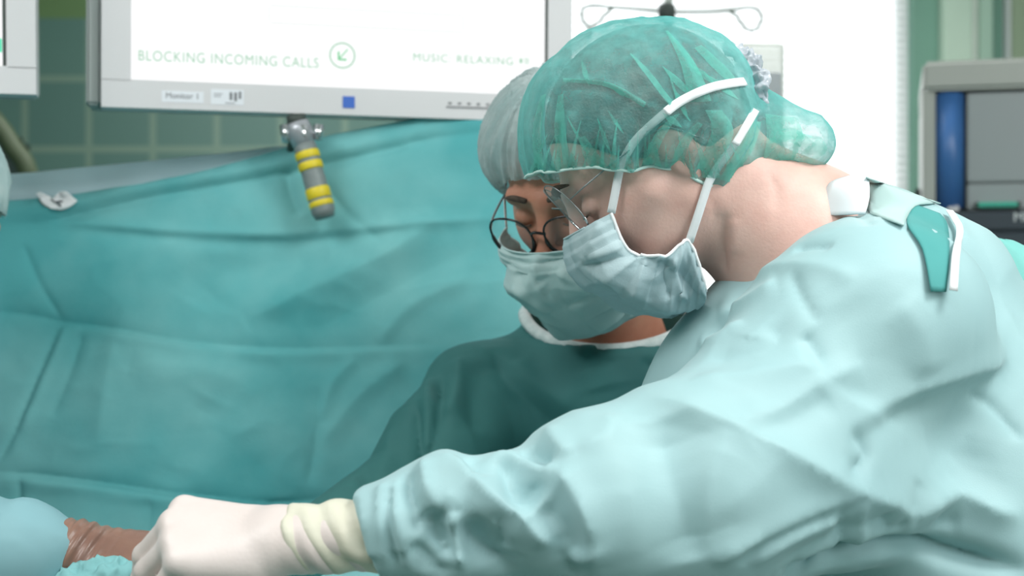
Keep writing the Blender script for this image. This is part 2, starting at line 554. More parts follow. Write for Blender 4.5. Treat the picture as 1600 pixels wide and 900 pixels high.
MB().tube([(wx(1573) + 0.08, YB - 0.05, 1.05), (wx(1573) + 0.08, YB - 0.1, 1.05), (wx(1573) + 0.2, YB - 0.1, 1.05)], 0.01).build('door_handle', chrome, dr, smooth=True)

# lamp housings for the lights that are out of view
def fixture(name, lab, x0, x1, y0, y1):
    e = empty(name, ((x0 + x1) / 2, (y0 + y1) / 2, ZC), lab, 'ceiling light')
    MB().box((x0 - 0.04, y0 - 0.04, 2.74), (x0, y1 + 0.04, 2.797)).box((x1, y0 - 0.04, 2.74), (x1 + 0.04, y1 + 0.04, 2.797)).box((x0, y0 - 0.04, 2.74), (x1, y0, 2.797)).box((x0, y1, 2.74), (x1, y1 + 0.04, 2.797)).build('frame', plastic_w, e)
    MB().box((x0, y0, 2.76), (x1, y1, 2.79)).build('diffuser', mat('light_diffuser', (250, 250, 250), 0.6), e)
fixture('ceiling_light_panel', 'wide flush ceiling light panel above the surgeons', -0.6, 1.6, -0.8, 0.4)
fixture('ceiling_light_panel', 'long narrow ceiling light panel above the left side of the table', -2.1, -1.1, 0.6, 2.6)

# ------------------------------------------------------------------ drape screen
def interp(x, xs, ys): return np.interp(x, xs, ys)
def drape_depth(px, t, flat=False):
    if flat: t = 0
    return 2.16 - 0.06 * (1 - px / 900.0) - 0.22 * t + 0.02 * math.sin(px * 0.006 + 1)
def drape_sheet(name, m, parent, topx, topy, x0, x1, bot, dz, nx, ny, lines, seed, thick=0.0015):
    V = []
    for j in range(ny + 1):
        t = j / ny
        for i in range(nx + 1):
            px = x0 + (x1 - x0) * i / nx
            ty = interp(px, topx, topy)
            d = drape_depth(px, t, dz > 0) + dz
            top = P(px, ty, drape_depth(px, 0) + dz)
            py = ty + (bot - ty) * t
            p = P(px, py, d)
            p[0] = top[0]
            V.append(p)
    V = np.array(V)
    Q = np.array([(j * (nx + 1) + i, (j + 1) * (nx + 1) + i, (j + 1) * (nx + 1) + i + 1, j * (nx + 1) + i + 1) for j in range(ny) for i in range(nx)])
    if vnormals(V, Q)[len(V) // 2][1] > 0: Q = Q[:, ::-1].copy()
    n1 = nz(V, (2.2, 1, 3.0), seed, 2); n2 = nz(V, (7, 1, 9), seed + 5, 3)
    V[:, 1] += n1 * 0.02 - ridge(n2) * 0.0025
    V = facet_cloth(V, Q, 0.010, .22, .16, .3, seed)
    V = crease(V, Q, [(l_[0], l_[1] * 1.7) + tuple(l_[2:]) for l_ in lines])
    return mesh_obj(name, V, Q, m, parent, True, thick), V, Q

screen = empty('anaesthesia_drape', P(300, 1200, 2.1) * [1, 1, 0], 'large teal cloth drape hung as a screen behind the surgeons', 'surgical drape')
dl = [
    ([(-40, 352), (60, 347), (130, 331), (240, 306), (350, 287), (450, 268), (560, 243), (680, 215), (780, 205)], -7, 11, .8),
    ([(-40, 337), (60, 333), (130, 318), (240, 294), (350, 275), (450, 255), (560, 230), (680, 203)], 5, 16, .3),
    ([(60, 344), (170, 353), (300, 363), (430, 366), (560, 357), (700, 347), (790, 340)], 5, 12, .7),
    ([(60, 352), (170, 362), (300, 373), (430, 376), (560, 368), (700, 357)], -4, 16, .4),
    ([(-30, 484), (60, 494), (100, 502), (190, 515), (290, 533), (400, 543), (520, 544), (690, 538)], -5.5, 11, .85),
    ([(100, 510), (190, 523), (290, 541), (400, 551), (520, 552), (690, 546)], 3.5, 12, .4),
    ([(36, 380), (60, 440), (97, 500)], -3, 8, .9),
    ([(97, 502), (60, 585), (20, 680), (-10, 730)], -4, 8, .8),
    ([(107, 502), (70, 590), (30, 680)], 3, 10, .5),
    ([(130, 512), (110, 580), (78, 655)], -3, 10, .5),
    ([(178, 520), (165, 600), (150, 700)], 2, 16, .5),
    ([(-20, 736), (60, 742), (150, 752), (250, 766), (350, 777), (440, 783), (520, 780)], -8, 12, .9),
    ([(-20, 748), (60, 754), (150, 764), (250, 778), (350, 789), (440, 795)], 5, 14, .4),
    ([(30, 744), (30, 790), (27, 850)], -4, 8, .8),
    ([(235, 772), (232, 830), (228, 900)], -2.5, 8, .8),
    ([(690, 340), (600, 400), (480, 455), (380, 505)], 7, 26, .4),
    ([(760, 380), (650, 430), (560, 480), (470, 520)], -4, 30, .3),
    ([(330, 620), (290, 690), (260, 760)], -5, 28, .3),
    ([(500, 600), (495, 680), (480, 760)], -3.5, 12, .8),
    ([(560, 560), (520, 600), (498, 660)], 4, 14, .7),
    ([(300, 480), (340, 430), (420, 410), (520, 390)], -6, 40, .1),
    ([(640, 560), (560, 620), (500, 700)], 4, 20, .5),
    ([(450, 262), (452, 300), (470, 340)], -6, 14, .5),
    ([(500, 280), (540, 330), (600, 380)], -2.5, 10, .6),
    ([(740, 430), (640, 480), (590, 540)], 3.5, 15, .5),
    ([(200, 570), (330, 580), (420, 620)], 4, 30, .2),
]
topx = [-320, 0, 120, 230, 330, 420, 520, 650, 760, 900]; topy = [322, 314, 305, 291, 266, 240, 212, 187, 180, 176]
main_dr, DV, DQ = drape_sheet('drape_sheet', drape_m, screen, topx, topy, -320, 850, 1060, 0.0, 300, 230, dl, 3.1)
drape_sheet('folded_back_edge', drape_back_m, screen, [-320, 0, 60, 250, 430, 560], [284, 273, 269, 250, 229, 226], -320, 540, 420, 0.016, 120, 24, [([(-30, 296), (100, 292), (240, 274)], -2, 9, .5)], 8.0)
drape_bvh = bvh_of(DV, DQ)
vs, fs = loft(drape_bvh, [(56, 303), (66, 318), (80, 326)], [(62, 300), (84, 311), (96, 328)], 0.006, 4, 4, 2.1)
v2, f2 = loft(drape_bvh, [(78, 313), (94, 300), (104, 299)], [(96, 328), (108, 324), (121, 314)], 0.006, 4, 4, 2.1)
mb = MB().add(vs, fs).add(v2, f2)
lab_ = mb.build('adhesive_tab', white_tape, screen, True, 0.001); tag(lab_, 'torn white paper tab')
vs, fs = loft(drape_bvh, [(79, 311), (88, 315), (95, 319)], [(80, 313), (88, 318), (96, 324)], 0.0085, 4, 2, 2.1)
MB().add(vs, fs).add(*loft(drape_bvh, [(88, 314), (97, 313)], [(88, 317), (99, 315)], 0.0085, 4, 2, 2.1)).build('printed_arrow', mat('dark_grey_print', (90, 100, 104), 0.6), lab_, True, 0.0006)
# screen rail and posts that carry the cloth
zt = lambda px, py, d: P(px, py, d)
rail = empty('drape_rail', (P(300, 300, 2.19)[0], 2.19, 0), 'steel rail on posts carrying the teal drape', 'rail')
rp = [P(x, y + 14, drape_depth(x, 0) + 0.032) for x, y in zip(topx, topy)]
MB().tube(spline(rp, 4), 0.007, 10).build('rail', metal_grey, rail, True)
for i in (1, 8):
    q = rp[i]
    MB().tube([q, (q[0], q[1], 0.02)], 0.012, 12).build('post', metal_grey, rail, True)
    MB().lathe([(0.11, 0.0), (0.11, 0.012), (0.02, 0.025), (0.014, 0.06)], Matrix.Translation((q[0], q[1], 0.0))).build('foot', metal_grey, rail, True)

# ------------------------------------------------------------------ clamp with yellow tape under the monitor
clamp = empty('clamp_handle', P(465, 190, 2.06), 'grey handle clamp wrapped with yellow tape gripping the top of the teal drape', 'clamp')
DC = 2.055
a1 = P(476, 226, DC - 0.004); a2 = P(508, 340, DC - 0.012)
dirn = (a2 - a1) / np.linalg.norm(a2 - a1)
silver = mat('satin_silver', (176, 180, 186), 0.35, metal=0.5)
grey_wrap = mat('grey_wrap', (132, 142, 142), 0.5, (120, 130, 130), 60, 0.4, 200)
yellow = mat('yellow_tape', (222, 200, 40), 0.5)
r_ = 0.0175
pp = [a1 + dirn * (np.linalg.norm(a2 - a1)) * t for t in np.linspace(0, 1, 12)]
MB().tube(pp, [0.0155, 0.0165, .0165, .0165, .016, .0165, .0165, .0165, .0165, .017, .0175, .014], 18).build('handle', grey_wrap, clamp, True)
L = np.linalg.norm(a2 - a1)
for (t0, t1) in ((0.10, 0.20), (0.245, 0.35), (0.60, 0.745), (0.775, 0.855)):
    q = [a1 + dirn * L * t0, a1 + dirn * L * (t0 + .01), a1 + dirn * L * (t1 - .01), a1 + dirn * L * t1]
    MB().tube(q, [0.0170, 0.0178, 0.0178, 0.0170], 20).build('yellow_band', yellow, clamp, True)
k = P(470, 209, DC)
MB().tube([k + [-.022, 0, .012], k + [-.019, -.003, -.012]], [0.009, 0.008], 14).tube([k + [.003, -.01, .012], k + [.006, -.01, -.014]], [0.008, 0.009], 14).tube([k + [.026, 0, .012], k + [.025, -.003, -.009]], [0.008, 0.006], 14).build('grip_knob', chrome, clamp, True)
MB().tube([P(464, 192, DC), P(468, 204, DC), P(476, 228, DC - .004)], [0.017, 0.019, 0.0155], 18).build('collar', silver, clamp, True)
MB().tube([P(468, 198, DC + .006), P(455, 226, DC + .04), P(452, 242, DC + .075)], [0.008, 0.006, 0.005], 10).build('jaw', dark_seam, clamp, True)
MB().tube([P(464, 195, DC), P(462, 180, DC)], 0.014, 14).build('mount', dark_seam, clamp, True)

# ------------------------------------------------------------------ monitors
FONT_M = {}
def text_mesh(name, body, size, M, m, parent, xscale=1.0, space=1.0):
    cu = bpy.data.curves.new(name, 'FONT'); cu.body = body; cu.size = size; cu.space_character = space
    cu.extrude = 0.0003
    o = bpy.data.objects.new(name, cu); COL.objects.link(o)
    dg = bpy.context.evaluated_depsgraph_get()
    me = bpy.data.meshes.new_from_object(o.evaluated_get(dg))
    bpy.data.objects.remove(o)
    ob = bpy.data.objects.new(name, me); COL.objects.link(ob)
    me.transform(M @ Matrix.Scale(xscale, 4, (1, 0, 0)))
    me.materials.clear(); me.materials.append(m)
    ob.parent = parent; ob.matrix_parent_inverse = parent.matrix_world.inverted()
    return ob
screen_m = mat('lit_white_screen', (60, 60, 60), 0.4, emit=(252, 252, 253), emit_s=0.86, spec=0.1)
green_txt = mat('pale_green_screen_text', (30, 50, 38), 0.6, emit=(170, 216, 186), emit_s=0.7, spec=0.1)
green_mid = mat('green_screen_icon', (20, 50, 30), 0.6, emit=(120, 205, 150), emit_s=0.8, spec=0.1)
faint = mat('faint_screen_outline', (50, 52, 50), 0.6, emit=(228, 234, 230), emit_s=0.8, spec=0.1)
print_m = mat('grey_print', (120, 122, 126), 0.6)
blue_m = mat('blue_sticker', (44, 98, 190), 0.4)
sticker_m = mat('pale_sticker', (222, 226, 232), 0.5)

def monitor_frame(org, ex, ez):
    ex = Vector(ex).normalized(); ez = Vector(ez); ez = (ez - ex * ez.dot(ex)).normalized(); ey = ez.cross(ex)
    M = Matrix((ex, ey, ez)).transposed().to_4x4(); M.translation = Vector(org); return M
# main monitor: origin at its lower left front corner
d0, d1 = 1.985, 2.16
c0 = P(158, 167, d0); c1 = P(893, 192, d1); up0 = P(168, 0, d0 + 0.0)
MM = monitor_frame(c0, c1 - c0, up0 - c0)
Wm = float(np.linalg.norm(c1 - c0)); Hm = Wm * 0.68
mon = empty('monitor', c0, 'large light grey monitor with a bright white screen above the drape', 'monitor')
sc_ = Wm / 735.0  # metres per picture unit on the bezel
bz = 0.040
b = MB()
b.box((0, 0, 0), (Wm, 0.045, bz), MM, 0.0005).box((0, 0, Hm - bz), (Wm, 0.045, Hm), MM, 0.0005).box((0, 0, bz - 0.003), (bz, 0.045, Hm - bz + 0.003), MM, 0.0005).box((Wm - bz * 0.95, 0, bz - .003), (Wm, 0.045, Hm - bz + .003), MM, 0.0005)
b.build('bezel', plastic_w, mon)
MB().box((-0.021, 0.02, 0.005), (-0.0005, 0.085, Hm), MM, 0.004).box((-0.021, 0.047, 0.004), (Wm + .004, 0.10, Hm), MM, 0.006).build('casing', plastic_side, mon)
MB().box((bz - 0.002, 0.008, bz - 0.002), (Wm - bz * 0.95 + 0.002, 0.03, Hm - bz + 0.002), MM).build('screen', screen_m, mon)
scr = [c for c in mon.children if c.name.startswith('screen')][0]
MB().box((Wm - bz * .95 - 0.003, 0.003, bz), (Wm - bz * .95, 0.0075, Hm - bz), MM).build('screen_gap', dark_seam, mon)
R90 = Matrix.Rotation(math.pi / 2, 4, 'X')
def on_screen(x, z): return MM @ Matrix.Translation((x, 0.0065, z)) @ R90
tx = text_mesh('status_text', 'BLOCKING INCOMING CALLS', 0.0208, on_screen(0.049, 0.068), green_txt, scr, 0.84, 1.1)
bb = max(v.co.x for v in tx.data.vertices) 
tx2 = text_mesh('music_text', 'MUSIC: RELAXING', 0.0165, on_screen(0.442, 0.0845), green_txt, scr, 1.02, 1.15)
ring = [(0.338 + 0.018 * math.cos(a), 0.006, 0.0875 + 0.018 * math.sin(a)) for a in np.linspace(0, 2 * math.pi, 40)[:-1]]
MB().tube(ring, 0.0012, 6, True, MM).build('call_icon_ring', green_txt, scr, True)
ic = MB()
ic.tube([(0.346, .006, 0.097), (0.333, .006, 0.082)], 0.0011, 6, False, MM).tube([(0.3325, .006, 0.093), (0.3325, .006, 0.0815), (0.344, .006, 0.0815)], 0.0017, 6, False, MM)
ic.build('call_icon_arrow', green_mid, scr, True)
box_ = [(0.235, .006, 0.13), (0.515, .006, 0.13), (0.518, .006, 0.133), (0.518, .006, 0.152), (0.515, .006, 0.155), (0.235, .006, 0.155), (0.232, .006, 0.152), (0.232, .006, 0.133)]
MB().tube(box_, 0.0008, 6, True, MM).build('text_box_outline', faint, scr)
sp = MB().box((0.606, .005, .088), (0.610, .007, .095), MM).tube([(0.6135, .006, .0875), (0.616, .006, .0915), (0.6135, .006, .0955)], .0008, 6, False, MM).tube([(0.617, .006, .086), (0.620, .006, .0915), (0.617, .006, .097)], .0008, 6, False, MM)
sp.build('speaker_icon', green_txt, scr)
MB().tube([(0.64, .006, 0.062), (0.64, .006, 0.078), (0.645, .006, 0.082), (0.662, .006, .082)], .0008, 6, False, MM).build('screen_mark', mat('grey_mark', (180, 184, 180), 0.5), scr)
def on_bezel(x, z): return MM @ Matrix.Translation((x, -0.0008, z)) @ R90
MB().box((0.082, -0.0006, 0.010), (0.140, 0.001, 0.026), MM).build('name_sticker', sticker_m, mon)
text_mesh('name_print', 'Monitor 1', 0.0115, on_bezel(0.087, 0.0155), print_m, mon)
MB().box((0.150, -0.0006, 0.009), (0.196, 0.001, 0.031), MM).build('inventory_sticker', sticker_m, mon)
pm = MB()
for (x0, z0, x1, z1) in ((0.176, .016, .180, .027), (.1825, .0145, .1865, .027), (.189, .018, .1925, .0285), (.154, .0235, .166, .0245), (.154, .020, .164, .021), (.17, .011, .184, .012)):
    pm.box((x0, -0.001, z0), (x1, 0.0, z1), MM)
pm.build('sticker_print', print_m, mon)
MB().box((0.338, -0.0012, 0.0105), (0.3555, 0.001, 0.0275), MM).build('blue_square', blue_m, mon)
bt = MB().box((0.492, -0.0015, 0.0165), (0.60, 0.001, 0.0185), MM)
for i in range(7): bt.box((0.495 + i * .0145, -0.001, 0.0215), (0.5 + i * .0145, 0.001, 0.0245), MM)
bt.build('button_row', print_m, mon)
MB().tube([MM @ Vector((Wm / 2, 0.07, Hm * .6)), MM @ Vector((Wm / 2, 0.2, Hm * .6)), Vector(MM @ Vector((Wm / 2, 0.2, Hm * .6))) * 1.0 + Vector((0, 0.0, 2.79 - (MM @ Vector((Wm / 2, .2, Hm * .6))).z))], 0.025, 16).build('ceiling_arm', plastic_w, mon, True)

# left monitor, only its lower right corner in view
d2 = 1.9
q1 = P(57, 148, d2); q0 = P(-560, 132, d2 - 0.12); qu = P(72, 0, d2)
ML = monitor_frame(q0, q1 - q0, qu - q1)
Wl = float(np.linalg.norm(q1 - q0)); Hl = 0.40
mon2 = empty('monitor', q0, 'monitor cut off by the left edge, only its lower corner in view', 'monitor')
b = MB()
bz2 = 0.037
b.box((0, 0, 0), (Wl, 0.045, bz2), ML, 0.0005).box((0, 0, Hl - bz2), (Wl, 0.045, Hl), ML, 0.0005).box((0, 0, bz2 - .003), (bz2, 0.045, Hl - bz2 + .003), ML, 0.0005).box((Wl - bz2, 0, bz2 - .003), (Wl, 0.045, Hl - bz2 + .003), ML, 0.0005)
b.build('bezel', plastic_w, mon2)
MB().box((0.0, 0.046, 0.0), (Wl, 0.075, Hl), ML, 0.006).build('casing', plastic_side, mon2)
s2 = MB().box((bz2 - .002, 0.008, bz2 - .002), (Wl - bz2 + .002, 0.03, Hl - bz2 + .002), ML).build('screen', screen_m, mon2)
MB().box((Wl - bz2 - 0.0055, 0.003, bz2), (Wl - bz2 - .001, 0.0075, Hl - bz2), ML).build('screen_gap', dark_seam, mon2)
MB().box((Wl - bz2 - 0.10, 0.006, bz2 + .019), (Wl - bz2 - 0.0065, 0.0078, bz2 + .037), ML).build('green_button', mat('green_screen_button', (70, 190, 150), 0.4, emit=(80, 196, 158), emit_s=0.5), s2)
text_mesh('button_text', 'STOP', 0.013, ML @ Matrix.Translation((Wl - bz2 - 0.052, 0.0052, bz2 + .0235)) @ R90, mat('pale_button_text', (180, 232, 212), 0.4, emit=(180, 232, 212), emit_s=.5), s2)
text_mesh('name_print', 'Monitor 2', 0.0115, ML @ Matrix.Translation((Wl - bz2 - .075, -0.0008, 0.0145)) @ R90, print_m, mon2)
MB().tube([ML @ Vector((Wl / 2, 0.07, Hl * .6)), ML @ Vector((Wl / 2, 0.2, Hl * .6)), ML @ Vector((Wl / 2, .2, Hl * .6)) + Vector((0, 0, 2.79 - (ML @ Vector((Wl / 2, .2, Hl * .6))).z))], 0.025, 16).build('ceiling_arm', plastic_w, mon2, True)

# ------------------------------------------------------------------ infusion stand and bag
DI = 2.95
iv = empty('infusion_stand', (P(1045, 0, DI)[0], DI, 0), 'thin metal infusion stand with looped hooks in front of the window', 'infusion stand')
iv_m = mat('brushed_steel', (112, 126, 116), 0.5)
xc = P(1045, 0, DI)[0]; zc_ = P(0, 20, DI)[2]
MB().tube([(xc, DI, 0.03), (xc, DI, zc_ + 0.12)], 0.009, 14).build('pole', iv_m, iv, True)
def lp(pts): return [P(x, y, DI) for x, y in pts]
hk = [(1040, 18), (1000, 15), (962, 12), (930, 8), (913, 12), (909, 24), (914, 37), (922, 42), (934, 36), (948, 20), (960, 11)]
MB().tube(spline(lp(hk), 4), 0.0034, 8).build('hook', iv_m, iv, True)
hk = [(1050, 18), (1100, 18), (1140, 16), (1170, 12), (1186, 17), (1190, 29), (1184, 43), (1174, 47), (1163, 42), (1150, 24), (1140, 17)]
MB().tube(spline(lp(hk), 4), 0.0034, 8).build('hook', iv_m, iv, True)
MB().tube(lp([(920, 42), (919, 62)]), 0.0018, 8).build('hook', iv_m, iv, True)
hub = MB().lathe([(0.012, -0.02), (0.018, -0.016), (0.018, 0.014), (0.012, 0.02)], Matrix.Translation((xc - .004, DI, zc_))).build('hub', dark_seam, iv, True)
for a in range(5):
    an = a * 2 * math.pi / 5
    MB().tube([(xc, DI, 0.09), (xc + 0.28 * math.cos(an), DI + 0.28 * math.sin(an), 0.06)], 0.012, 10).build('foot', iv_m, iv, True)
    MB().lathe([(0.022, -0.03), (0.028, -0.01), (0.02, 0.0)], Matrix.Translation((xc + 0.28 * math.cos(an), DI + 0.28 * math.sin(an), 0.03)), 14).build('caster', dark_seam, iv, True)
bag = empty('infusion_bag', P(1188, 70, DI), 'flat translucent infusion bag hanging from the right hook before the window', 'infusion bag')
def bagsdf(p):
    c = P(1188, 153, DI); q = np.abs(p - c) - np.array([0.040, 0.006, 0.105])
    d = np.linalg.norm(np.maximum(q, 0), axis=1) + np.minimum(q.max(1), 0) - 0.009
    return smin(d, cone(p, P(1185, 250, DI), P(1185, 275, DI), 0.008, 0.007), 0.006)
v, q = sdf_mesh(bagsdf, P(1188, 153, DI) - [.08, .04, .19], P(1188, 153, DI) + [.08, .04, .16], 0.004)
mesh_obj('pouch', smooth(v, q, 2), q, mat('bag_plastic', (228, 232, 222), 0.25, alpha=(0.55, 1.0, 0.1)), bag)
cb = P(1196, 165, DI)
MB().box((cb[0] - .036, DI - .0165, cb[2] - .09), (cb[0] + .03, DI - .0155, cb[2] + .066)).build('printed_label', mat('bag_label', (200, 204, 208), 0.5, (184, 190, 196), 30), bag)
MB().tube(lp([(1174, 48), (1174, 64)]), 0.0015, 6).build('hanger', iv_m, bag, True)
MB().tube([P(1185, 272, DI), P(1188, 330, DI), P(1150, 420, DI), P(1110, 560, DI)], 0.002, 6).build('drip_tube', clear_film, bag, True)

# ------------------------------------------------------------------ device trolley on the right
DD = 3.0
mc = empty('device_trolley', (P(1442, 0, DD)[0], DD, 0), 'tall grey equipment trolley with a blue column and black base unit by the green wall', 'equipment trolley')
def X(px): return P(px, 0, DD)[0]
def Z(py): return P(0, py, DD)[2]
body_m = mat('warm_grey_enamel', (172, 176, 170), 0.45, (168, 172, 166), 3)
panel_m = mat('cool_grey_panel', (150, 158, 160), 0.4)
black_m = mat('blue_black_panel', (48, 60, 70), 0.4)
xe = X(1800)
MB().box((X(1442), DD, Z(332)), (X(1461), DD + .5, Z(143)), bev=.004).box((X(1442), DD - .012, Z(143)), (xe, DD + .5, Z(97)), bev=.008).box((X(1461), DD + .06, Z(332)), (xe, DD + .5, Z(143))).build('cabinet', body_m, mc)
MB().tube([(X(1482.5), DD + .028, Z(326)), (X(1482.5), DD + .028, Z(146))], 0.0300, 28).build('blue_column', mat('blue_plastic', (66, 112, 172), 0.35), mc, True)
MB().box((X(1508), DD + .01, Z(286)), (xe - .02, DD + .058, Z(147)), bev=.003).build('upper_panel', panel_m, mc)
MB().box((X(1508), DD + .01, Z(329)), (xe - .02, DD + .058, Z(288)), bev=.003).build('lower_panel', panel_m, mc)
MB().box((X(1523), DD - .02, Z(326)), (X(1582), DD + .008, Z(318)), bev=.003).build('handle', mat('turquoise_handle', (64, 178, 154), 0.4), mc)
for a_, b_ in ((1519, 1525), (1580, 1586)): MB().box((X(a_), DD - .014, Z(327)), (X(b_), DD + .009, Z(317)), bev=.002).build('handle_end', dark_seam, mc)
MB().box((X(1478), DD - .002, Z(331)), (X(1496), DD + .02, Z(322)), bev=.002).build('bracket', plastic_w, mc)
MB().box((X(1450), DD - .04, Z(362)), (xe, DD + .5, Z(333)), bev=.004).build('base_unit', black_m, mc)
MB().box((X(1450), DD - .035, 0.5), (xe, DD + .5, Z(364)), bev=.004).build('base_unit', black_m, mc)
text_mesh('unit_print', 'MB 2', 0.027, Matrix.Translation((X(1573), DD - .0405, Z(349))) @ R90, mat('white_print', (214, 220, 222), 0.5), mc)
MB().box((X(1450), DD - .03, 0.12), (xe, DD + .5, 0.498), bev=.004).build('drawer_block', body_m, mc)
for sx in (X(1465), xe - .05):
    for sy in (DD + .02, DD + .44):
        MB().lathe([(.03, -.055), (.04, -.03), (.03, 0), (.012, .01), (.012, .06)], Matrix.Translation((sx, sy, .06)), 16).build('caster', dark_seam, mc, True)
vent = MB().box((X(1432), DD + .2, Z(300)), (X(1441), DD + .24, Z(284)), bev=.003).build('side_knob', dark_seam, mc)

mc.rotation_euler = (0, 0, math.radians(-15))
# dark equipment in front of the tiled wall at the far left
DK = 3.9
dk = empty('dark_equipment_cart', (P(-60, 0, DK)[0], DK, 0), 'dark equipment cart with an olive hose against the tiles at the left edge', 'equipment cart')
xd = P(12, 0, DK)[0]
MB().box((xd - .55, DK - .2, 0.1), (xd, DK + .2, 1.78), bev=.02).build('housing', mat('dark_green_black_plastic', (26, 40, 38), 0.5), dk)
for sx in (xd - .5, xd - .06):
    for sy in (-.14, .14):
        MB().lathe([(.03, -.05), (.045, -.03), (.03, 0), (.012, .01), (.012, .06)], Matrix.Translation((sx, DK + sy, .052)), 16).build('caster', dark_seam, dk, True)
MB().tube(spline([P(-20, 175, DK - .26), P(5, 205, DK - .26), P(22, 232, DK - .26), P(42, 262, DK - .26), P(50, 330, DK - .24), P(20, 420, DK - .215)], 6), 0.024, 14).build('hose', mat('olive_hose', (84, 98, 72), 0.5), dk, True)

# ------------------------------------------------------------------ people
def head_sdf(C, F, L, U, neck_base, s=1.0, nr=0.06, nr2=0.07):
    R = np.array([F, L, U])
    def fn(p):
        q = (p - C) @ R.T / s
        y = np.abs(q[:, 1]); m = np.stack([q[:, 0], y, q[:, 2]], 1)
        d = ell(m, (-0.008, 0, 0.005), (0.096, 0.076, 0.098))
        d = smin(d, ell(m, (0.035, 0, -0.055), (0.056, 0.058, 0.066)), 0.03)
        d = smin(d, cone(m, (0.0, 0.050, -0.072), (0.070, 0.014, -0.112), 0.016, 0.016), 0.03)
        d = smin(d, cone(m, (0.060, 0.036, -0.048), (0.03, 0.058, -0.040), 0.017, 0.014), 0.02)   # cheek bone
        d = smin(d, cone(m, (0.088, 0.0, 0.0), (0.078, 0.042, 0.003), 0.009, 0.009), 0.014)        # brow
        d = smax(d, -ell(m, (0.100, 0.032, -0.023), (0.018, 0.020, 0.015)), 0.012)               # socket
        d = smin(d, ell(m, (0.077, 0.031, -0.023), (0.0135, 0.0145, 0.0115)), 0.003)              # lidded eye
        d = smax(d, -cone(m, (0.0925, 0.022, -0.0275), (0.0885, 0.041, -0.0275), 0.0012, 0.0010), 0.002)  # lash line
        d = smin(d, cone(m, (0.090, 0, -0.012), (0.113, 0, -0.054), 0.008, 0.0115), 0.012)        # nose
        d = smin(d, ell(m, (0.103, 0.011, -0.060), (0.011, 0.008, 0.008)), 0.006)
        d = smin(d, ell(m, (0.092, 0, -0.083), (0.012, 0.022, 0.006)), 0.006)                     # lips
        d = smin(d, ell(m, (0.090, 0, -0.093), (0.012, 0.019, 0.006)), 0.005)
        d = smax(d, -cone(m, (0.104, 0, -0.0878), (0.096, 0.02, -0.0882), 0.0012, 0.001), 0.003)
        e = ell(m, (-0.012, 0.075, -0.026), (0.016, 0.006, 0.029))                                # ear
        e = smax(e, -ell(m, (-0.008, 0.086, -0.018), (0.010, 0.007, 0.018)), 0.004)
        d = smin(d, e, 0.007)
        d = d * s
        sb = C + R.T @ np.array([-0.030, 0, -0.065]) * s
        d = smin(d, cone(p, sb, neck_base, nr, nr2), 0.03)
        return d
    return fn

def hair_sdf(C, F, L, U, s=1.0):
    R = np.array([F, L, U])
    def fn(p):
        q = (p - C) @ R.T / s
        d = ell(q, (-0.010, 0, 0.006), (0.101, 0.081, 0.099))
        h = np.interp(q[:, 0], [-.11, -.06, -.035, -.012, .015, .035, .06, .09], [-.06, -.06, -.045, .000, -.018, .0, .035, .06])
        return smax(d, (h - q[:, 2]) * .7, 0.004) * s
    return fn

def mirror_chain(X, Y, Z, W, s=1.0):
    return lambda a, b, c: W + (X * a + Y * b + Z * c) * s

def hand_sdf(W, X, Y, Z, curls, thumb, grow=0.0, s=1.0):
    """W wrist; X to the knuckles, Y to the thumb side, Z out of the back of the hand"""
    T = mirror_chain(X, Y, Z, W, s)
    kn = [(0.088, 0.030, 0.002), (0.092, 0.009, 0.004), (0.086, -0.011, 0.002), (0.078, -0.029, -0.002)]
    lens = [(0.042, 0.025, 0.021), (0.046, 0.028, 0.022), (0.042, 0.026, 0.021), (0.034, 0.019, 0.018)]
    rad = [0.0100, 0.0102, 0.0096, 0.0086]
    prims = []
    for i in range(4):
        base = np.array(kn[i]); ang = 0; pts = [base]; spread = (0.06, 0.01, -0.04, -0.10)[i]
        for j in range(3):
            ang += curls[i][j]
            dv = np.array([math.cos(ang), spread * math.cos(ang), -math.sin(ang)])
            pts.append(pts[-1] + dv * lens[i][j])
        r = rad[i]
        prims.append([(pts[0], pts[1], r * 1.12, r), (pts[1], pts[2], r, r * .94), (pts[2], pts[3], r * .94, r * .8)])
    th = [np.array(t) for t in thumb]
    def fn(p):
        q = np.stack([(p - W) @ X, (p - W) @ Y, (p - W) @ Z], 1) / s
        d = cone(q, (-0.03, 0, 0), (0.0, 0, 0), 0.026, 0.0245)
        d = smax(d, np.abs(q[:, 2]) - 0.021, 0.012)
        for i in range(4):
            k = np.array(kn[i]); st = np.array([0.006, kn[i][1] * 0.55, -0.003])
            d = smin(d, cone(q, st, k, 0.0165, 0.0125), 0.014)
        d = smin(d, cone(q, (0.02, -0.026, -0.012), (0.062, -0.030, -0.008), 0.014, 0.012), 0.014)
        d = smin(d, cone(q, (0.015, 0.018, -0.010), th[0], 0.017, 0.0145), 0.014)
        for i in range(4):
            f = None
            for (a, b_, ra, rb) in prims[i]:
                c = cone(q, a, b_, ra, rb); f = c if f is None else smin(f, c, 0.004)
            d = smin(d, f, 0.005)
        f = None
        rr = (0.0140, 0.0115, 0.0105, 0.009)
        for i in range(len(th) - 1):
            c = cone(q, th[i], th[i + 1], rr[i], rr[i + 1]); f = c if f is None else smin(f, c, 0.004)
        d = smin(d, f, 0.007)
        return d * s - grow
    return fn

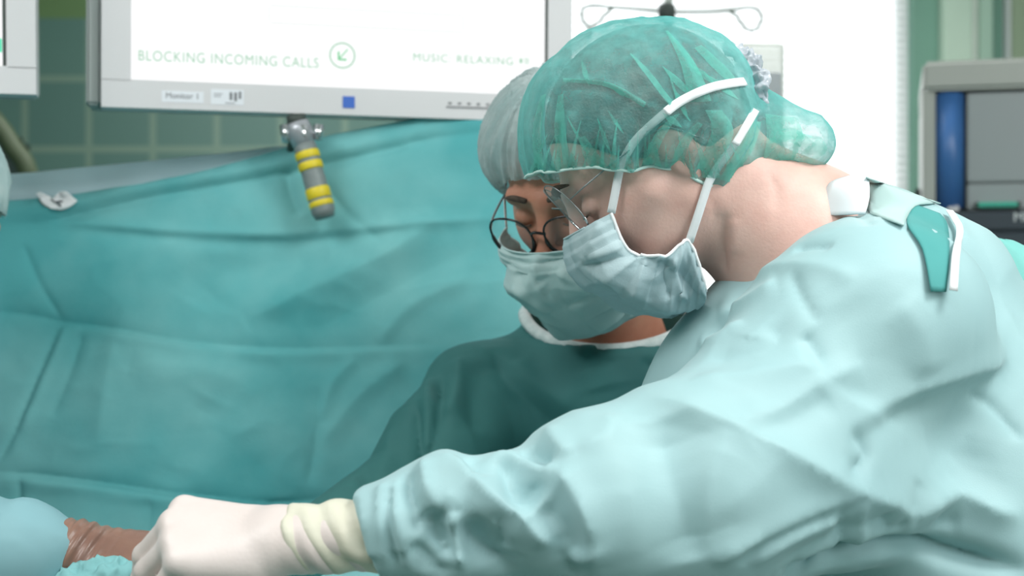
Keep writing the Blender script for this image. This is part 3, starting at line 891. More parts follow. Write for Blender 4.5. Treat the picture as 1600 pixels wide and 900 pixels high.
def glasses(parent, C, F, L, U, style, sc=1.0):
    R = np.array([F, L, U]).T
    def T(f, l, u): return Vector(C + R @ np.array([f, l, u]) * sc)
    g = bpy.data.objects.new('glasses', None)
    COL.objects.link(g); g.parent = parent; g.matrix_parent_inverse = parent.matrix_world.inverted()
    if style == 'round':
        rw, ru, cf, cl, cu, tr, m, m2 = 0.0275, 0.0240, 0.110, 0.0350, -0.029, 0.0019, dark_frame, metal_grey
    else:
        rw, ru, cf, cl, cu, tr, m, m2 = 0.027, 0.031, 0.1085, 0.034, -0.012, 0.0007, metal_grey, metal_grey
    for s in (-1, 1):
        rim = []
        for k in range(40):
            a = 2 * math.pi * k / 40
            ca, sa = math.cos(a), math.sin(a)
            lx = s * cl + rw * math.copysign(abs(ca) ** 0.85, ca); uz = cu + ru * math.copysign(abs(sa) ** 0.85, sa)
            rim.append(T(cf - 1.6 * lx * lx * 1.8 + (uz - cu) * 0.12, lx, uz))
        rr = [tr * (1.25 if math.sin(2 * math.pi * k / 40) < 0 else 0.7) for k in range(40)]
        MB().tube(rim, rr, 8, True).build('rim', m, g, True)
        cen = T(cf - 1.6 * cl * cl * 1.8 + 0.0012, s * cl, cu)
        MB().add([cen] + rim, [(0, 1 + i, 1 + (i + 1) % 40) for i in range(40)]).build('lens', glass_m, g, True)
        if style != 'round':
            lo = [rim[k] for k in range(22, 38)]
            MB().tube(lo, 0.0013, 8).build('lower_rim', chrome, g, True)
        hx = s * (cl + rw)
        h = T(cf - 1.6 * hx * hx * 1.8, hx, cu + 0.006)
        MB().tube(spline([h, T(0.075, s * 0.071, cu + 0.008), T(0.03, s * 0.079, cu + 0.010), T(-0.012, s * 0.083, cu + .008), T(-0.035, s * 0.081, cu - .02)], 5), 0.0014 if style == 'round' else 0.0008, 8).build('temple', m2 if style == 'round' else metal_grey, g, True)
    MB().tube(spline([T(cf - .001, -cl + rw - .001, cu + .004), T(cf + .006, 0, cu + 0.010), T(cf - .001, cl - rw + .001, cu + .004)], 6), 0.0017 if style == 'round' else .0009, 8).build('bridge', m, g, True)
    return g

def mask(parent, C, F, L, U, m, centre, side, lmax, seed, nm='face_mask', wob=1.0, sc=1.0, lines=None):
    R = np.array([F, L, U]).T
    nu, nv = 120, 100
    cv = np.array(spline([(a, b, 0) for a, b in centre], 12)); sv = np.array(spline([(a, b, 0) for a, b in side], 12))
    def pick(arr, t): x = t * (len(arr) - 1); i = min(int(x), len(arr) - 2); return arr[i] * (1 - (x - i)) + arr[i + 1] * (x - i)
    loc = []
    for j in range(nv + 1):
        v = j / nv
        c = pick(cv, v); s_ = pick(sv, v)
        for i in range(nu + 1):
            u = -1 + 2 * i / nu
            a = abs(u) * math.pi / 2
            k = 1 - math.cos(a)
            k = k ** 1.0
            f = c[0] + (s_[0] - c[0]) * k; z = c[1] + (s_[1] - c[1]) * k
            l = math.copysign(np.interp(v, [0, .5, 1], lmax) * math.sin(a) ** 0.85, u)
            loc.append((f, l, z))
    V = np.array(loc)
    Q = np.array([(j * (nu + 1) + i, j * (nu + 1) + i + 1, (j + 1) * (nu + 1) + i + 1, (j + 1) * (nu + 1) + i) for j in range(nv) for i in range(nu)])
    n = vnormals(V, Q)
    if n[(nv // 2) * (nu + 1) + nu // 2][0] < 0: Q = Q[:, ::-1].copy(); n = -n
    uu = np.tile(np.linspace(-1, 1, nu + 1), nv + 1); vv = np.repeat(np.linspace(0, 1, nv + 1), nu + 1)
    disp = np.zeros(len(V))
    # pleats: steps along the top and bottom edges, fading to the crumpled middle
    for (a, amp) in ((.05, .0028), (.11, .0028), (.17, .0026), (.80, .0026), (.86, .0028), (.92, .0028)):
        x = (vv - a) / 0.05
        disp += amp * np.where((x > 0) & (x < 1), 1 - x, 0) * (0.4 + 0.6 * np.abs(uu))
    nn = nz(np.stack([uu * 1.3, vv * 1.3, np.zeros(len(uu))], 1), (1.2, 1.2, 1), seed, 1)
    disp += (facet(uu * 2.4 + nn * .6, vv * 2.6 + nn * .5 + uu * .4, seed) - 0.5) * 0.022 * wob * np.sin(np.clip(vv, 0, 1) * math.pi) ** .6
    disp += (facet(uu * 5.2 + vv, vv * 4.4 - uu + nn * .4, seed + 3) - 0.5) * 0.007 * wob * np.sin(np.clip(vv, 0, 1) * math.pi) ** .6
    for sgn in (-1, 1):   # gather folds that run from the side edge inwards
        for (v0, v1, amp) in ((.35, .28, .004), (.5, .62, .0045), (.66, .8, .0035)):
            ln = v0 + (v1 - v0) * (1 - sgn * uu)
            disp += amp * wob * np.exp(-np.abs(vv - ln) / 0.035) * np.clip(sgn * uu, 0, 1) ** .6
    V = V + n * disp[:, None]
    W = C + V @ R.T * sc
    if lines: W = crease(W, Q, lines)
    o = mesh_obj(nm, W, Q, m, parent, True, 0.0012)
    G = lambda j, i: W[j * (nu + 1) + i]
    # white binding down both side edges
    for s, i in ((-1, 0), (1, nu)):
        MB().tube([G(j, i) for j in range(0, nv + 1, 3)], 0.0017, 8).build('edge_binding', white_tape, o, True)
    MB().tube([G(0, i) + (R @ np.array([0.001, 0, 0])) for i in range(22, nu - 21, 3)], 0.0013, 6).build('top_binding', m, o, True)
    return o, G, nu, nv

def fabric_noise(v, q, amp, sc, seed, octv=2):
    n = vnormals(v, q)
    return v + n * ((ridge(nz(v, sc, seed, octv)) - 0.6) * amp)[:, None]

# ---------- far surgeon -------------------------------------------------------
FF, FL, FU = frame((-0.42, -0.74, -0.52), (0.875, -0.484, 0.02))
bridge = P(845, 352, 1.60)
FS = 1.07
FC = bridge - 0.106 * FF + 0.021 * FU
f_neck = P(962, 552, 1.845)
f_sR = P(740, 640, 1.80); f_sL = P(1180, 650, 1.86)
f_pel = np.array([0.26, 2.02, 0.92])
f_elR = P(590, 850, 1.66); f_wrR = np.array([-0.34, 1.40, 1.04])
f_elL = P(1260, 900, 1.70); f_wrL = np.array([0.02, 1.50, 1.04])
fh = head_sdf(FC, FF, FL, FU, f_neck, 1.0, 0.056, 0.060)
def axes_hand(X, Z):
    X = np.array(X, float); X /= np.linalg.norm(X); Z = np.array(Z, float); Z -= X * (X @ Z); Z /= np.linalg.norm(Z); return X, Z
def hand_fn(W, X, Z, left, curls, thumb, grow=0.0, s=1.0):
    X, Z = axes_hand(X, Z)
    Y = np.cross(X, Z) if left else np.cross(Z, X)
    return hand_sdf(np.array(W, float), X, Y, Z, curls, thumb, grow, s)
relaxed = [(.5, .7, .4), (.55, .8, .4), (.6, .85, .45), (.6, .9, .5)]
th_rel = [(0.035, 0.036, -0.016), (0.062, 0.052, -0.026), (0.086, 0.050, -0.034), (0.102, 0.042, -0.038)]
def far_body(p):
    d = fh(p)
    d = smin(d, cone(p, f_neck, f_pel, 0.06, 0.13), 0.04)
    d = smin(d, cone(p, f_sR, f_sL, 0.055, 0.055), 0.06)
    for s_, e_, w_ in ((f_sR, f_elR, f_wrR), (f_sL, f_elL, f_wrL)):
        d = smin(d, cone(p, s_, e_, 0.05, 0.038), 0.03); d = smin(d, cone(p, e_, w_, 0.038, 0.026), 0.02)
    for sx in (-0.09, 0.09):
        h_ = f_pel + [sx, 0, -0.03]; kn = np.array([f_pel[0] + sx, 1.98, 0.48]); an = np.array([f_pel[0] + sx, 2.03, 0.07])
        d = smin(d, cone(p, h_, kn, 0.085, 0.055), 0.04); d = smin(d, cone(p, kn, an, 0.055, 0.038), 0.03)
        d = smin(d, cone(p, an + [0, 0.02, -0.02], an + [0, -0.14, -0.03], 0.034, 0.028), 0.02)
    return d
handsF = [hand_fn(f_wrR, f_wrR - f_elR, (-0.2, -0.1, 1), False, relaxed, th_rel), hand_fn(f_wrL, f_wrL - f_elL, (0, -.1, 1), True, relaxed, th_rel)]
def far_all(p):
    d = far_body(p)
    for h in handsF: d = smin(d, h(p) + 0.0012, 0.006)
    return d
v, q = sdf_mesh(far_all, (-0.6, 1.25, -0.01), (0.85, 2.3, 1.75), 0.006)
v2, q2 = v, fix_orient(v, q)
# refine by projecting onto the field
v2, q2 = subdiv(v2, q2)
def project(v, fn, it=2, eps=0.0008):
    for _ in range(it):
        d = fn(v); g = np.stack([(fn(v + e) - d) / eps for e in np.eye(3) * eps], 1)
        g /= np.maximum(np.linalg.norm(g, axis=1), .3)[:, None]
        v = v - g * np.clip(d, -.004, .004)[:, None]
    return v
v2 = project(v2, far_all)
person2 = mesh_obj('person', v2, q2, skin_far)
tag(person2, 'surgeon behind, in round dark glasses, grey-blue cap and dark teal gown, looking down', 'person')

def smallmesh(name, fn, c, r, vox, m, parent, sub=True, keep=None, solid=0.0, post=None):
    v, q = sdf_mesh(fn, np.array(c) - r, np.array(c) + r, vox)
    q = fix_orient(v, q)
    if sub:
        v, q = subdiv(v, q); v = smooth(v, q, 2)
    if keep is not None:
        k = keep(v); fm = k[q].all(1); q = q[fm]
        used = np.unique(q); mp = np.full(len(v), -1); mp[used] = np.arange(len(used)); v = v[used]; q = mp[q]
    if post: v = post(v, q)
    return mesh_obj(name, v, q, m, parent, True, solid), v, q

smallmesh('hair', hair_sdf(FC, FF, FL, FU, 1.0), FC, 0.14, 0.004, hair_m, person2)
RF = np.array([FF, FL, FU])
def loccap(C, R, p): return (p - C) @ R.T
def capF(p):
    a = loccap(FC, RF, p)
    d = ell(a, (-0.014, -0.008, 0.012), (0.114, 0.108, 0.106))
    d = smin(d, ell(a, (-0.06, 0, 0.0), (0.075, 0.085, 0.075)), 0.03)
    return d
def capF_post(v, q):
    a = loccap(FC, RF, v)
    hem = a[:, 2] + (0.08 - a[:, 0]) * 1.0 - 0.012
    k = np.exp(-np.clip(hem, 0, 1) / 0.03)
    ang = np.arctan2(a[:, 1], a[:, 0])
    n = vnormals(v, q)
    # gathered by the hem elastic
    r = a.copy(); r[:, 2] = 0
    target = ell(a, (-0.010, 0, 0.004), (0.105, 0.085, 0.108))
    v = v - n * (k * np.clip(target, 0, .05) * 0.95)[:, None]
    w_ = ridge(nz(np.stack([np.cos(ang) * 4, np.sin(ang) * 4, a[:, 2] * 7], 1), (1.6, 1.6, 1.2), 2.0, 3)) - .6
    v = v + n * (w_ * (0.004 + 0.003 * k))[:, None]
    return v
co, capFv, capFq = smallmesh('surgical_cap', capF, FC, 0.2, 0.005, cap_far_m, person2, keep=lambda v: (lambda a: a[:, 2] + (0.08 - a[:, 0]) * 1.0 > 0.012)(loccap(FC, RF, v)), solid=0.0, post=capF_post)
glasses(person2, FC, FF, FL, FU, 'round', FS)
mk, G, nu, nv = mask(person2, FC, FF, FL, FU, mask_far_m, [(.117, -.043), (.131, -.064), (.128, -.105), (.114, -.138), (.092, -.168), (.066, -.176)],
                     [(.052, -.046), (.040, -.072), (.026, -.100), (.014, -.126), (.012, -.142)], (.073, .076, .062), 1.3, wob=1.2, sc=FS, lines=[([(795, 408), (825, 412), (852, 410), (890, 402)], -5, 7, .7), ([(852, 392), (835, 420), (845, 455), (868, 478)], 6, 9, .6), ([(800, 432), (830, 430), (848, 445)], -5, 8, .6), ([(868, 425), (900, 440), (925, 465)], 5, 9, .6), ([(800, 450), (830, 470), (860, 490)], 5, 9, .6), ([(880, 480), (905, 470), (935, 462)], -5, 7, .7), ([(845, 372), (850, 395)], 4, 7, .6)])
for s, i in ((-1, 0), (1, nu)):
    e = G(0, i); t_ = FC + RF.T @ np.array([-0.01, s * 0.09, 0.005])
    rv, rf = ribbon(spline([e, (e + t_) / 2 + RF.T @ np.array([0, s * .004, 0]), t_], 4), 0.006, RF.T @ np.array([0.2, s * 1.0, 0]))
    MB().add(rv, rf).build('mask_tie', white_tape, mk, True, 0.0008)

# gown
NK = P(948, 500, 1.83); NV = np.array([0, -0.90, -0.436]); NN = np.array([0, -0.436, 0.90])
def gownF(p):
    d = cone(p, P(960, 640, 1.84), f_pel + [0, -.02, 0], 0.125, 0.20)
    d = smin(d, cone(p, NK - NN * .012, P(960, 620, 1.83), 0.108, 0.125), 0.03)
    d = smin(d, cone(p, P(905, 590, 1.83), P(1070, 590, 1.85), 0.062, 0.062), 0.06)
    d = smin(d, cone(p, P(790, 625, 1.82), P(1140, 640, 1.86), 0.070, 0.072), 0.05)
    d = smin(d, cone(p, f_sR + [0.01, 0, 0.0], f_elR, 0.082, 0.076), 0.04)
    d = smin(d, cone(p, f_elR, f_wrR + (f_elR - f_wrR) * .12, 0.070, 0.036), 0.04)
    d = smin(d, cone(p, f_sL, f_elL, 0.082, 0.074), 0.04)
    d = smin(d, cone(p, f_elL, f_wrL + (f_elL - f_wrL) * .12, 0.070, 0.036), 0.04)
    d = smin(d, cone(p, f_pel + [0, 0, -.02], [f_pel[0], 2.02, 0.42], 0.20, 0.26), 0.08)
    # neck opening
    d = smax(d, -cone(p, NK - NN * .055, NK + NN * .16, 0.081, 0.165), 0.004)
    d = smax(d, 0.30 - p[:, 2], 0.01)
    return d
v, q = sdf_mesh(gownF, (-0.65, 1.25, 0.25), (0.95, 2.4, 1.6), 0.009)
q = fix_orient(v, q); v, q = subdiv(v, q); v = smooth(v, q, 2)
v = facet_cloth(v, q, 0.016, .10, .20, .5, 4.0)
gl = [
    ([(644, 590), (650, 640), (656, 700), (662, 740)], -10, 9, .8),
    ([(690, 585), (688, 630), (678, 680), (664, 730)], -12, 11, .7),
    ([(668, 590), (672, 650), (668, 710)], 8, 12, .5),
    ([(770, 540), (790, 590), (840, 640), (870, 680)], -10, 18, .5),
    ([(755, 560), (740, 620), (745, 680)], -7, 26, .3),
    ([(720, 555), (715, 600), (700, 650)], 8, 16, .6),
    ([(800, 560), (840, 600), (900, 640)], 6, 20, .5),
    ([(940, 570), (950, 610)], 4, 30, .2),
    ([(1000, 560), (1040, 580), (1055, 540)], -5, 12, .5),
    ([(560, 700), (575, 740), (560, 770)], -5, 14, .5),
    ([(600, 650), (610, 700), (590, 750)], 5, 16, .5),
    ([(540, 730), (560, 760), (600, 770)], 4, 12, .5),
]
v = crease(v, q, gl)
gF = mesh_obj('surgical_gown', v, q, gown_far_m, person2)
gbv = bvh_of(v, q)
# knitted neck band
ringp = []
for a in np.linspace(0, 2 * math.pi, 49)[:-1]:
    base = NK + 0.1075 * (math.cos(a) * np.array([1.0, 0, -.06]) + math.sin(a) * NV)
    hs = np.arange(.05, -.04, -.001); dd = gownF(base + NN * hs[:, None])
    hit = np.where(dd < 0)[0]; ringp.append(base + NN * (hs[hit[0]] if len(hit) else -.005))
ringp = np.array(ringp)
for _ in range(3): ringp = (np.roll(ringp, 1, 0) + ringp * 2 + np.roll(ringp, -1, 0)) / 4
ringp = list(ringp + NN * .001)
MB().tube(ringp, 0.0080, 10, True).build('neck_band', knit_white, gF, True)
for nm_, W_, e_, h_ in (('right', f_wrR, f_elR, handsF[0]), ('left', f_wrL, f_elL, handsF[1])):
    gc = W_ + (W_ - e_) / np.linalg.norm(W_ - e_) * .06
    smallmesh('glove', (lambda h_, W_, e_: lambda p: smin(h_(p), cone(p, W_ + (e_ - W_) * .25, W_, .034, .028), .01))(h_, W_, e_), gc, .19, 0.006, glove_m, person2)
def shoe(parent, x, y, dirv, m=shoe_m):
    dirv = np.array(dirv, float)
    a = np.array([x, y, 0.045])
    fn = lambda p: smax(smax(smin(cone(p, a, a + dirv * .17, 0.050, 0.042), cone(p, a + [0, 0, .02], a + dirv * .03 + [0, 0, .03], .05, .045), .03), 0.002 - p[:, 2], .006), -(0.105 - p[:, 2]), .004)
    smallmesh('clog', fn, a + dirv * .08, .2, 0.008, m, parent)
def legs(parent, pts, lo, hi):
    def fn(p):
        d = None
        for (h_, k_, a_) in pts:
            c = smin(cone(p, h_, k_, .10, .075), cone(p, k_, a_, .075, .062), .03)
            d = c if d is None else smin(d, c, .03)
        return smax(d, 0.085 - p[:, 2], .004)
    v, q = sdf_mesh(fn, lo, hi, 0.012); q = fix_orient(v, q)
    mesh_obj('trousers', smooth(v, q, 2), q, trouser_m, parent)
def leg_pts(pel, face, side, off=0.0):
    out = []
    face = np.array(face, float); side = np.array(side, float)
    for s in (-1, 1):
        h_ = pel + side * .09 * s + [0, 0, -.04]; k_ = np.array([h_[0], h_[1], .48]) + face * .03; a_ = np.array([h_[0], h_[1], .08])
        out.append((h_, k_, a_))
    return out
lpF = leg_pts(f_pel, (0, -1, 0), (1, 0, 0))
legs(person2, lpF, (-0.1, 1.8, 0.05), (0.6, 2.3, 1.05))
for t in lpF: shoe(person2, t[2][0], t[2][1], (0, -1, 0))

# ---------- near surgeon ------------------------------------------------------
NF, NL, NU = frame((-0.80, 0.02, -0.585), (0.02, -1.0, 0.0))
NC = P(1005, 218, 1.43)
n_neck = P(1262, 398, 1.44)
n_sL = P(1356, 508, 1.29); n_sR = P(1260, 470, 1.60)
n_pel = np.array([0.56, 1.42, 0.93])
n_elL = P(1040, 770, 1.18); n_wr = P(520, 838, 1.15); n_W = P(438, 843, 1.15)
n_elR = np.array([0.16, 1.56, 1.10]); n_WR = np.array([-0.10, 1.36, 1.04])
nh = head_sdf(NC, NF, NL, NU, n_neck, 1.03, 0.062, 0.078)
HX, HZ = axes_hand((-1, 0.04, 0.03), (-0.10, -0.52, 0.85))
HY = np.cross(HX, HZ)
curlN = [(.95, .35, .2), (.9, .45, .3), (.85, .7, .4), (1.0, 1.6, .8)]
thumbN = [(0.030, 0.034, -0.016), (0.055, 0.044, -0.034), (0.078, 0.040, -0.052), (0.094, 0.030, -0.062)]
handN = hand_sdf(n_W, HX, HY, HZ, curlN, thumbN, 0.0, 0.97)
handNR = hand_fn(n_WR, n_WR - n_elR, (0, -.1, 1), False, relaxed, th_rel)
def near_all(p):
    d = nh(p)
    d = smin(d, cone(p, n_neck, P(1400, 560, 1.43), 0.078, 0.12), 0.05)
    d = smin(d, cone(p, P(1400, 560, 1.43), n_pel, 0.12, 0.13), 0.05)
    d = smin(d, cone(p, n_sL, n_sR, 0.06, 0.06), 0.05)
    d = smin(d, cone(p, n_sL, n_elL, 0.052, 0.04), 0.03); d = smin(d, cone(p, n_elL + [0, .008, 0], n_wr + [.02, .002, 0], 0.030, 0.019), 0.02); d = smin(d, cone(p, n_wr + [.02, .002, 0], n_W, 0.019, 0.019), 0.01)
    d = smin(d, cone(p, n_sR, n_elR, 0.052, 0.04), 0.03); d = smin(d, cone(p, n_elR, n_WR, 0.040, 0.027), 0.02)
    d = smin(d, handN(p) + 0.002, 0.004); d = smin(d, handNR(p) + 0.0012, 0.006)
    for s in (-1, 1):
        h_ = n_pel + [0, .09 * s, -0.03]; kn = np.array([h_[0] - .03, h_[1], .48]); an = np.array([h_[0], h_[1], .07])
        d = smin(d, cone(p, h_, kn, .085, .055), .04); d = smin(d, cone(p, kn, an, .055, .038), .03)
        d = smin(d, cone(p, an + [0.02, 0, -.02], an + [-.14, 0, -.03], .034, .028), .02)
    return d
v, q = sdf_mesh(near_all, (-0.45, 0.95, -0.01), (0.85, 1.85, 1.65), 0.006)
q = fix_orient(v, q); v, q = subdiv(v, q); v = project(v, near_all)
nc = []
NBV = bvh_of(v, q)
v = crease(v, q, [([(1133, 330), (1130, 380), (1136, 430)], -2.5, 5, .6), ([(1110, 300), (1122, 360), (1124, 420)], -1.5, 8, .4), ([(1200, 268), (1215, 300), (1210, 330)], -1.2, 6, .5), ([(1145, 340), (1150, 400)], 1.5, 8, .3)], NBV)
person1 = mesh_obj('person', v, q, skin_near)
tag(person1, 'surgeon in front, bright green gauze cap, pale aqua gown, bent over with arm outstretched', 'person')
smallmesh('hair', hair_sdf(NC, NF, NL, NU, 1.04), NC, 0.14, 0.004, hair_m, person1)

RN = np.array([NF, NL, NU])
hemx = [P(x, 0, 1.43)[0] for x in (780, 822, 900, 1000, 1060, 1110, 1150, 1195, 1240, 1330)]
hemz = [P(0, y, 1.43)[2] for y in (272, 277, 278, 282, 288, 300, 284, 262, 300, 330)]
def capN(p):
    d = ell(p, P(998, 186, 1.43), (0.113, 0.107, 0.100))
    d = smin(d, ell(p, P(1062, 176, 1.43), (0.078, 0.096, 0.084)), 0.03)
    d = smin(d, ell(p, P(905, 225, 1.43), (0.056, 0.080, 0.062)), 0.04)
    d = smin(d, ell(p, P(1120, 235, 1.43), (0.045, 0.078, 0.045)), 0.04)
    d = smin(d, cone(p, P(1190, 213, 1.42), P(1256, 223, 1.41), 0.045, 0.031), 0.022)
    return d
def capN_post(v, q):
    n = vnormals(v, q)
    hz = np.interp(v[:, 0], hemx, hemz)
    up = v[:, 2] - hz
    k = np.exp(-np.clip(up, 0, 1) / 0.016)
    # drawn in by the elastic at the hem
    frac = np.clip(1 - up / 0.03, 0, 1) ** 2
    cy = 1.43
    dy = v[:, 1] - cy
    v = v.copy()
    v[:, 1] -= np.sign(dy) * np.clip(np.abs(dy) - 0.092, 0, .05) * frac * .8
    ang = v[:, 0] * 10
    w_ = ridge(nz(np.stack([v[:, 0] * 26, dy * 20, v[:, 2] * 5], 1), (1.0, 1.0, 1.0), 7.0, 2)) - .6
    kk = np.exp(-np.clip(up, 0, 1) / 0.055)
    v += n * (w_ * (0.0008 + 0.0065 * kk))[:, None]
    w2 = ridge(nz(v, (9, 9, 7), 12.0, 2)) - .6
    v += n * (w2 * 0.0022)[:, None]
    w3 = ridge(nz(v, (24, 20, 18), 3.0, 2)) - .6
    v += n * (w3 * 0.0012)[:, None]
    return crease(v, q, capl)
capl = [
    ([(985, 85), (1000, 110), (1030, 150), (1052, 168)], 3.5, 6, .9),
    ([(1042, 50), (1065, 90), (1085, 130), (1095, 160)], 4.0, 8, .8),
    ([(1060, 60), (1085, 95), (1105, 140)], -3, 6, .8),
    ([(880, 125), (950, 130), (1000, 160), (1035, 175)], 3, 5, .9),
    ([(875, 140), (940, 140), (990, 168)], -2, 6, .8),
    ([(845, 160), (838, 200), (845, 262)], -6, 7, .7),
    ([(858, 150), (856, 200), (862, 265)], 5, 6, .7),
    ([(872, 190), (872, 230), (880, 268)], -6, 7, .7),
    ([(895, 170), (888, 215), (905, 262)], 4, 7, .7),
    ([(1050, 175), (1010, 205), (985, 240), (970, 270)], 3.5, 6, .8),
    ([(1040, 190), (1010, 225), (995, 265)], -4, 7, .7),
    ([(1080, 190), (1050, 220), (1030, 262)], 4, 8, .7),
    ([(1098, 200), (1075, 235), (1050, 270)], -4, 7, .7),
    ([(1150, 165), (1140, 210), (1105, 260), (1090, 285)], -5, 8, .6),
    ([(1170, 180), (1160, 220), (1130, 265)], 4, 7, .7),
    ([(1110, 175), (1135, 200), (1135, 240)], 4, 12, .5),
    ([(960, 190), (955, 230), (962, 270)], 3, 7, .7),
    ([(925, 215), (935, 245), (930, 272)], -4, 7, .7),
    ([(1190, 175), (1185, 215), (1165, 250)], -5, 8, .7),
    ([(1215, 205), (1245, 200), (1270, 215)], -2.5, 6, .7),
    ([(1200, 240), (1240, 235), (1262, 250)], -2.5, 6, .7),
    ([(1230, 215), (1232, 240), (1225, 255)], 2.5, 6, .7),
]
co, cv_, cq_ = smallmesh('surgical_cap', capN, NC, np.array([.24, .16, .2]), 0.004, cap_near_m, person1, keep=lambda v: v[:, 2] > np.interp(v[:, 0], hemx, hemz), solid=0.0, post=capN_post)
cap_bvh = bvh_of(cv_, cq_)
tucks = [([(1040, 48), (1062, 95), (1072, 135), (1076, 160)], [(1044, 48), (1082, 92), (1102, 130), (1112, 158)]),
         ([(984, 84), (1010, 118), (1034, 150), (1050, 170)], [(986, 83), (1016, 112), (1042, 146), (1058, 166)]),
         ([(845, 150), (832, 205), (836, 268)], [(853, 146), (846, 205), (850, 270)]),
         ([(872, 150), (866, 205), (876, 270)], [(880, 146), (884, 205), (892, 271)]),
         ([(1102, 172), (1112, 205), (1088, 262)], [(1128, 172), (1146, 210), (1112, 275)]),
         ([(1085, 75), (1118, 110), (1135, 125)], [(1096, 70), (1130, 100), (1152, 125)]),
         ([(1052, 180), (1020, 215), (1000, 268)], [(1062, 178), (1036, 218), (1016, 270)]),
         ([(1168, 190), (1150, 235), (1124, 280)], [(1190, 190), (1176, 235), (1140, 285)]),
         ([(905, 215), (912, 245), (930, 270)], [(914, 212), (934, 240), (958, 270)]),
         ([(1205, 205), (1240, 200), (1275, 225)], [(1200, 225), (1235, 222), (1262, 240)]),
         ([(880, 122), (950, 128), (1010, 160)], [(880, 128), (948, 136), (1006, 168)]),
         ([(1090, 190), (1060, 225), (1045, 270)], [(1098, 194), (1076, 228), (1062, 275)])]
tucks += [([(1196, 178), (1198, 215), (1192, 252)], [(1246, 184), (1255, 215), (1240, 250)]), ([(1236, 205), (1240, 225), (1236, 250)], [(1284, 215), (1292, 235), (1268, 255)])]
rg = random.Random(11)
for k_ in range(26):     # fine gathers running up from the hem
    x0_ = 834 + k_ * 13.2 + rg.uniform(-4, 4); hh = rg.uniform(30, 85); wd = rg.uniform(3, 8); yb = 270 if x0_ < 1070 else 278
    cx_ = (1000 - x0_) * rg.uniform(.05, .22)
    tucks.append(([(x0_ + cx_, yb - hh), (x0_ + cx_ * .4 - wd * .4, yb - hh * .5), (x0_ - wd, yb)], [(x0_ + cx_ + 1, yb - hh), (x0_ + cx_ * .4 + wd * .4, yb - hh * .5), (x0_ + wd, yb)]))
for k_ in range(12):     # long soft pleats over the crown and back
    x0_ = rg.uniform(880, 1150); y0_ = rg.uniform(90, 190); an_ = rg.uniform(.5, 1.3); ln_ = rg.uniform(30, 80); wd = rg.uniform(1.5, 4)
    dx_, dy_ = math.cos(an_) * ln_, math.sin(an_) * ln_
    tucks.append(([(x0_, y0_), (x0_ + dx_ * .5 - wd, y0_ + dy_ * .5 + wd), (x0_ + dx_, y0_ + dy_)], [(x0_ + 1, y0_), (x0_ + dx_ * .5 + wd, y0_ + dy_ * .5 - wd), (x0_ + dx_ + 1, y0_ + dy_)]))
for A_, B_ in tucks:
    MB().add(*loft(cap_bvh, A_, B_, .0016, 6, 6, 1.36)).build('gauze_fold', cap_fold_m, co, True)
# elastic hem seam: along the cap's open rim
def rim_loop(v, q):
    e = np.concatenate([q[:, [0, 1]], q[:, [1, 2]], q[:, [2, 3]], q[:, [3, 0]]]); es = np.sort(e, 1)
    u, c = np.unique(es, axis=0, return_counts=True); bd = u[c == 1]
    adj = {}
    for a, b_ in bd.tolist(): adj.setdefault(a, []).append(b_); adj.setdefault(b_, []).append(a)
    best = []; seen = set()
    for s in adj:
        if s in seen: continue
        loop = [s]; seen.add(s); cur = s
        while True:
            nx_ = [x for x in adj[cur] if x not in seen]
            if not nx_: break
            cur = nx_[0]; seen.add(cur); loop.append(cur)
        if len(loop) > len(best): best = loop
    return v[best]
for (vv_, qq_, par, mm_) in ((cv_, cq_, co, mat('pale_green_elastic', (206, 234, 228), .8)),):
    lp_ = rim_loop(vv_, qq_)
    L_ = lp_.copy()
    for _ in range(10): L_ = (np.roll(L_, 1, 0) + L_ * 2 + np.roll(L_, -1, 0)) / 4
    MB().tube(L_[::3], 0.0016, 6, True).build('elastic_hem', mm_, par, True)

brow_m = mat('dark_brow_hair', (70, 58, 50), .9, (90, 76, 66), 200)
def brows(par, C, F, L, U, s_=1.0):
    R = np.array([F, L, U]).T
    for k in (-1, 1):
        pts = spline([C + R @ (np.array(c) * s_) for c in ((.0985, .014 * k, .006), (.0985, .030 * k, .011), (.0875, .047 * k, .006))], 5)
        MB().tube(pts, [.003, .0034, .0036, .0036, .0036, .0034, .003, .0026, .002, .0016, .001], 8).build('eyebrow', brow_m, par, True)
        lp_ = spline([C + R @ (np.array(c) * s_) for c in ((.0925, .021 * k, -.0275), (.0935, .031 * k, -.029), (.0885, .042 * k, -.0275))], 4)
        MB().tube(lp_, .0011, 6).build('eyelashes', brow_m, par, True)
brows(person1, NC, NF, NL, NU, 1.03)
brows(person2, FC, FF, FL, FU)
glasses(person1, NC, NF, NL, NU, 'wire')
mkN, G, nu, nv = mask(person1, NC, NF, NL, NU, mask_m, [(.122, -.034), (.131, -.066), (.124, -.104), (.104, -.138), (.082, -.158), (.050, -.168)],
                      [(.0738, -.040), (.081, -.078), (.0595, -.101), (.031, -.104), (.0445, -.157)], (.064, .070, .050), 5.2, wob=1.2, lines=[([(902, 416), (940, 410), (984, 398), (1010, 400)], -5, 6, .8), ([(905, 405), (940, 398), (975, 385)], 4, 7, .6), ([(1012, 404), (1000, 435), (990, 468)], 5, 7, .7), ([(1030, 402), (1022, 440), (1010, 480)], -4, 8, .6), ([(1056, 400), (1052, 425), (1062, 455), (1075, 470)], 5, 6, .8), ([(1042, 405), (1040, 435), (1048, 470)], -5, 7, .6), ([(925, 425), (960, 445), (985, 470)], 4, 9, .5), ([(940, 345), (925, 375), (915, 400)], 3, 7, .5)])
ed = G(0, nu); eb = G(int(nv * .76), nu)
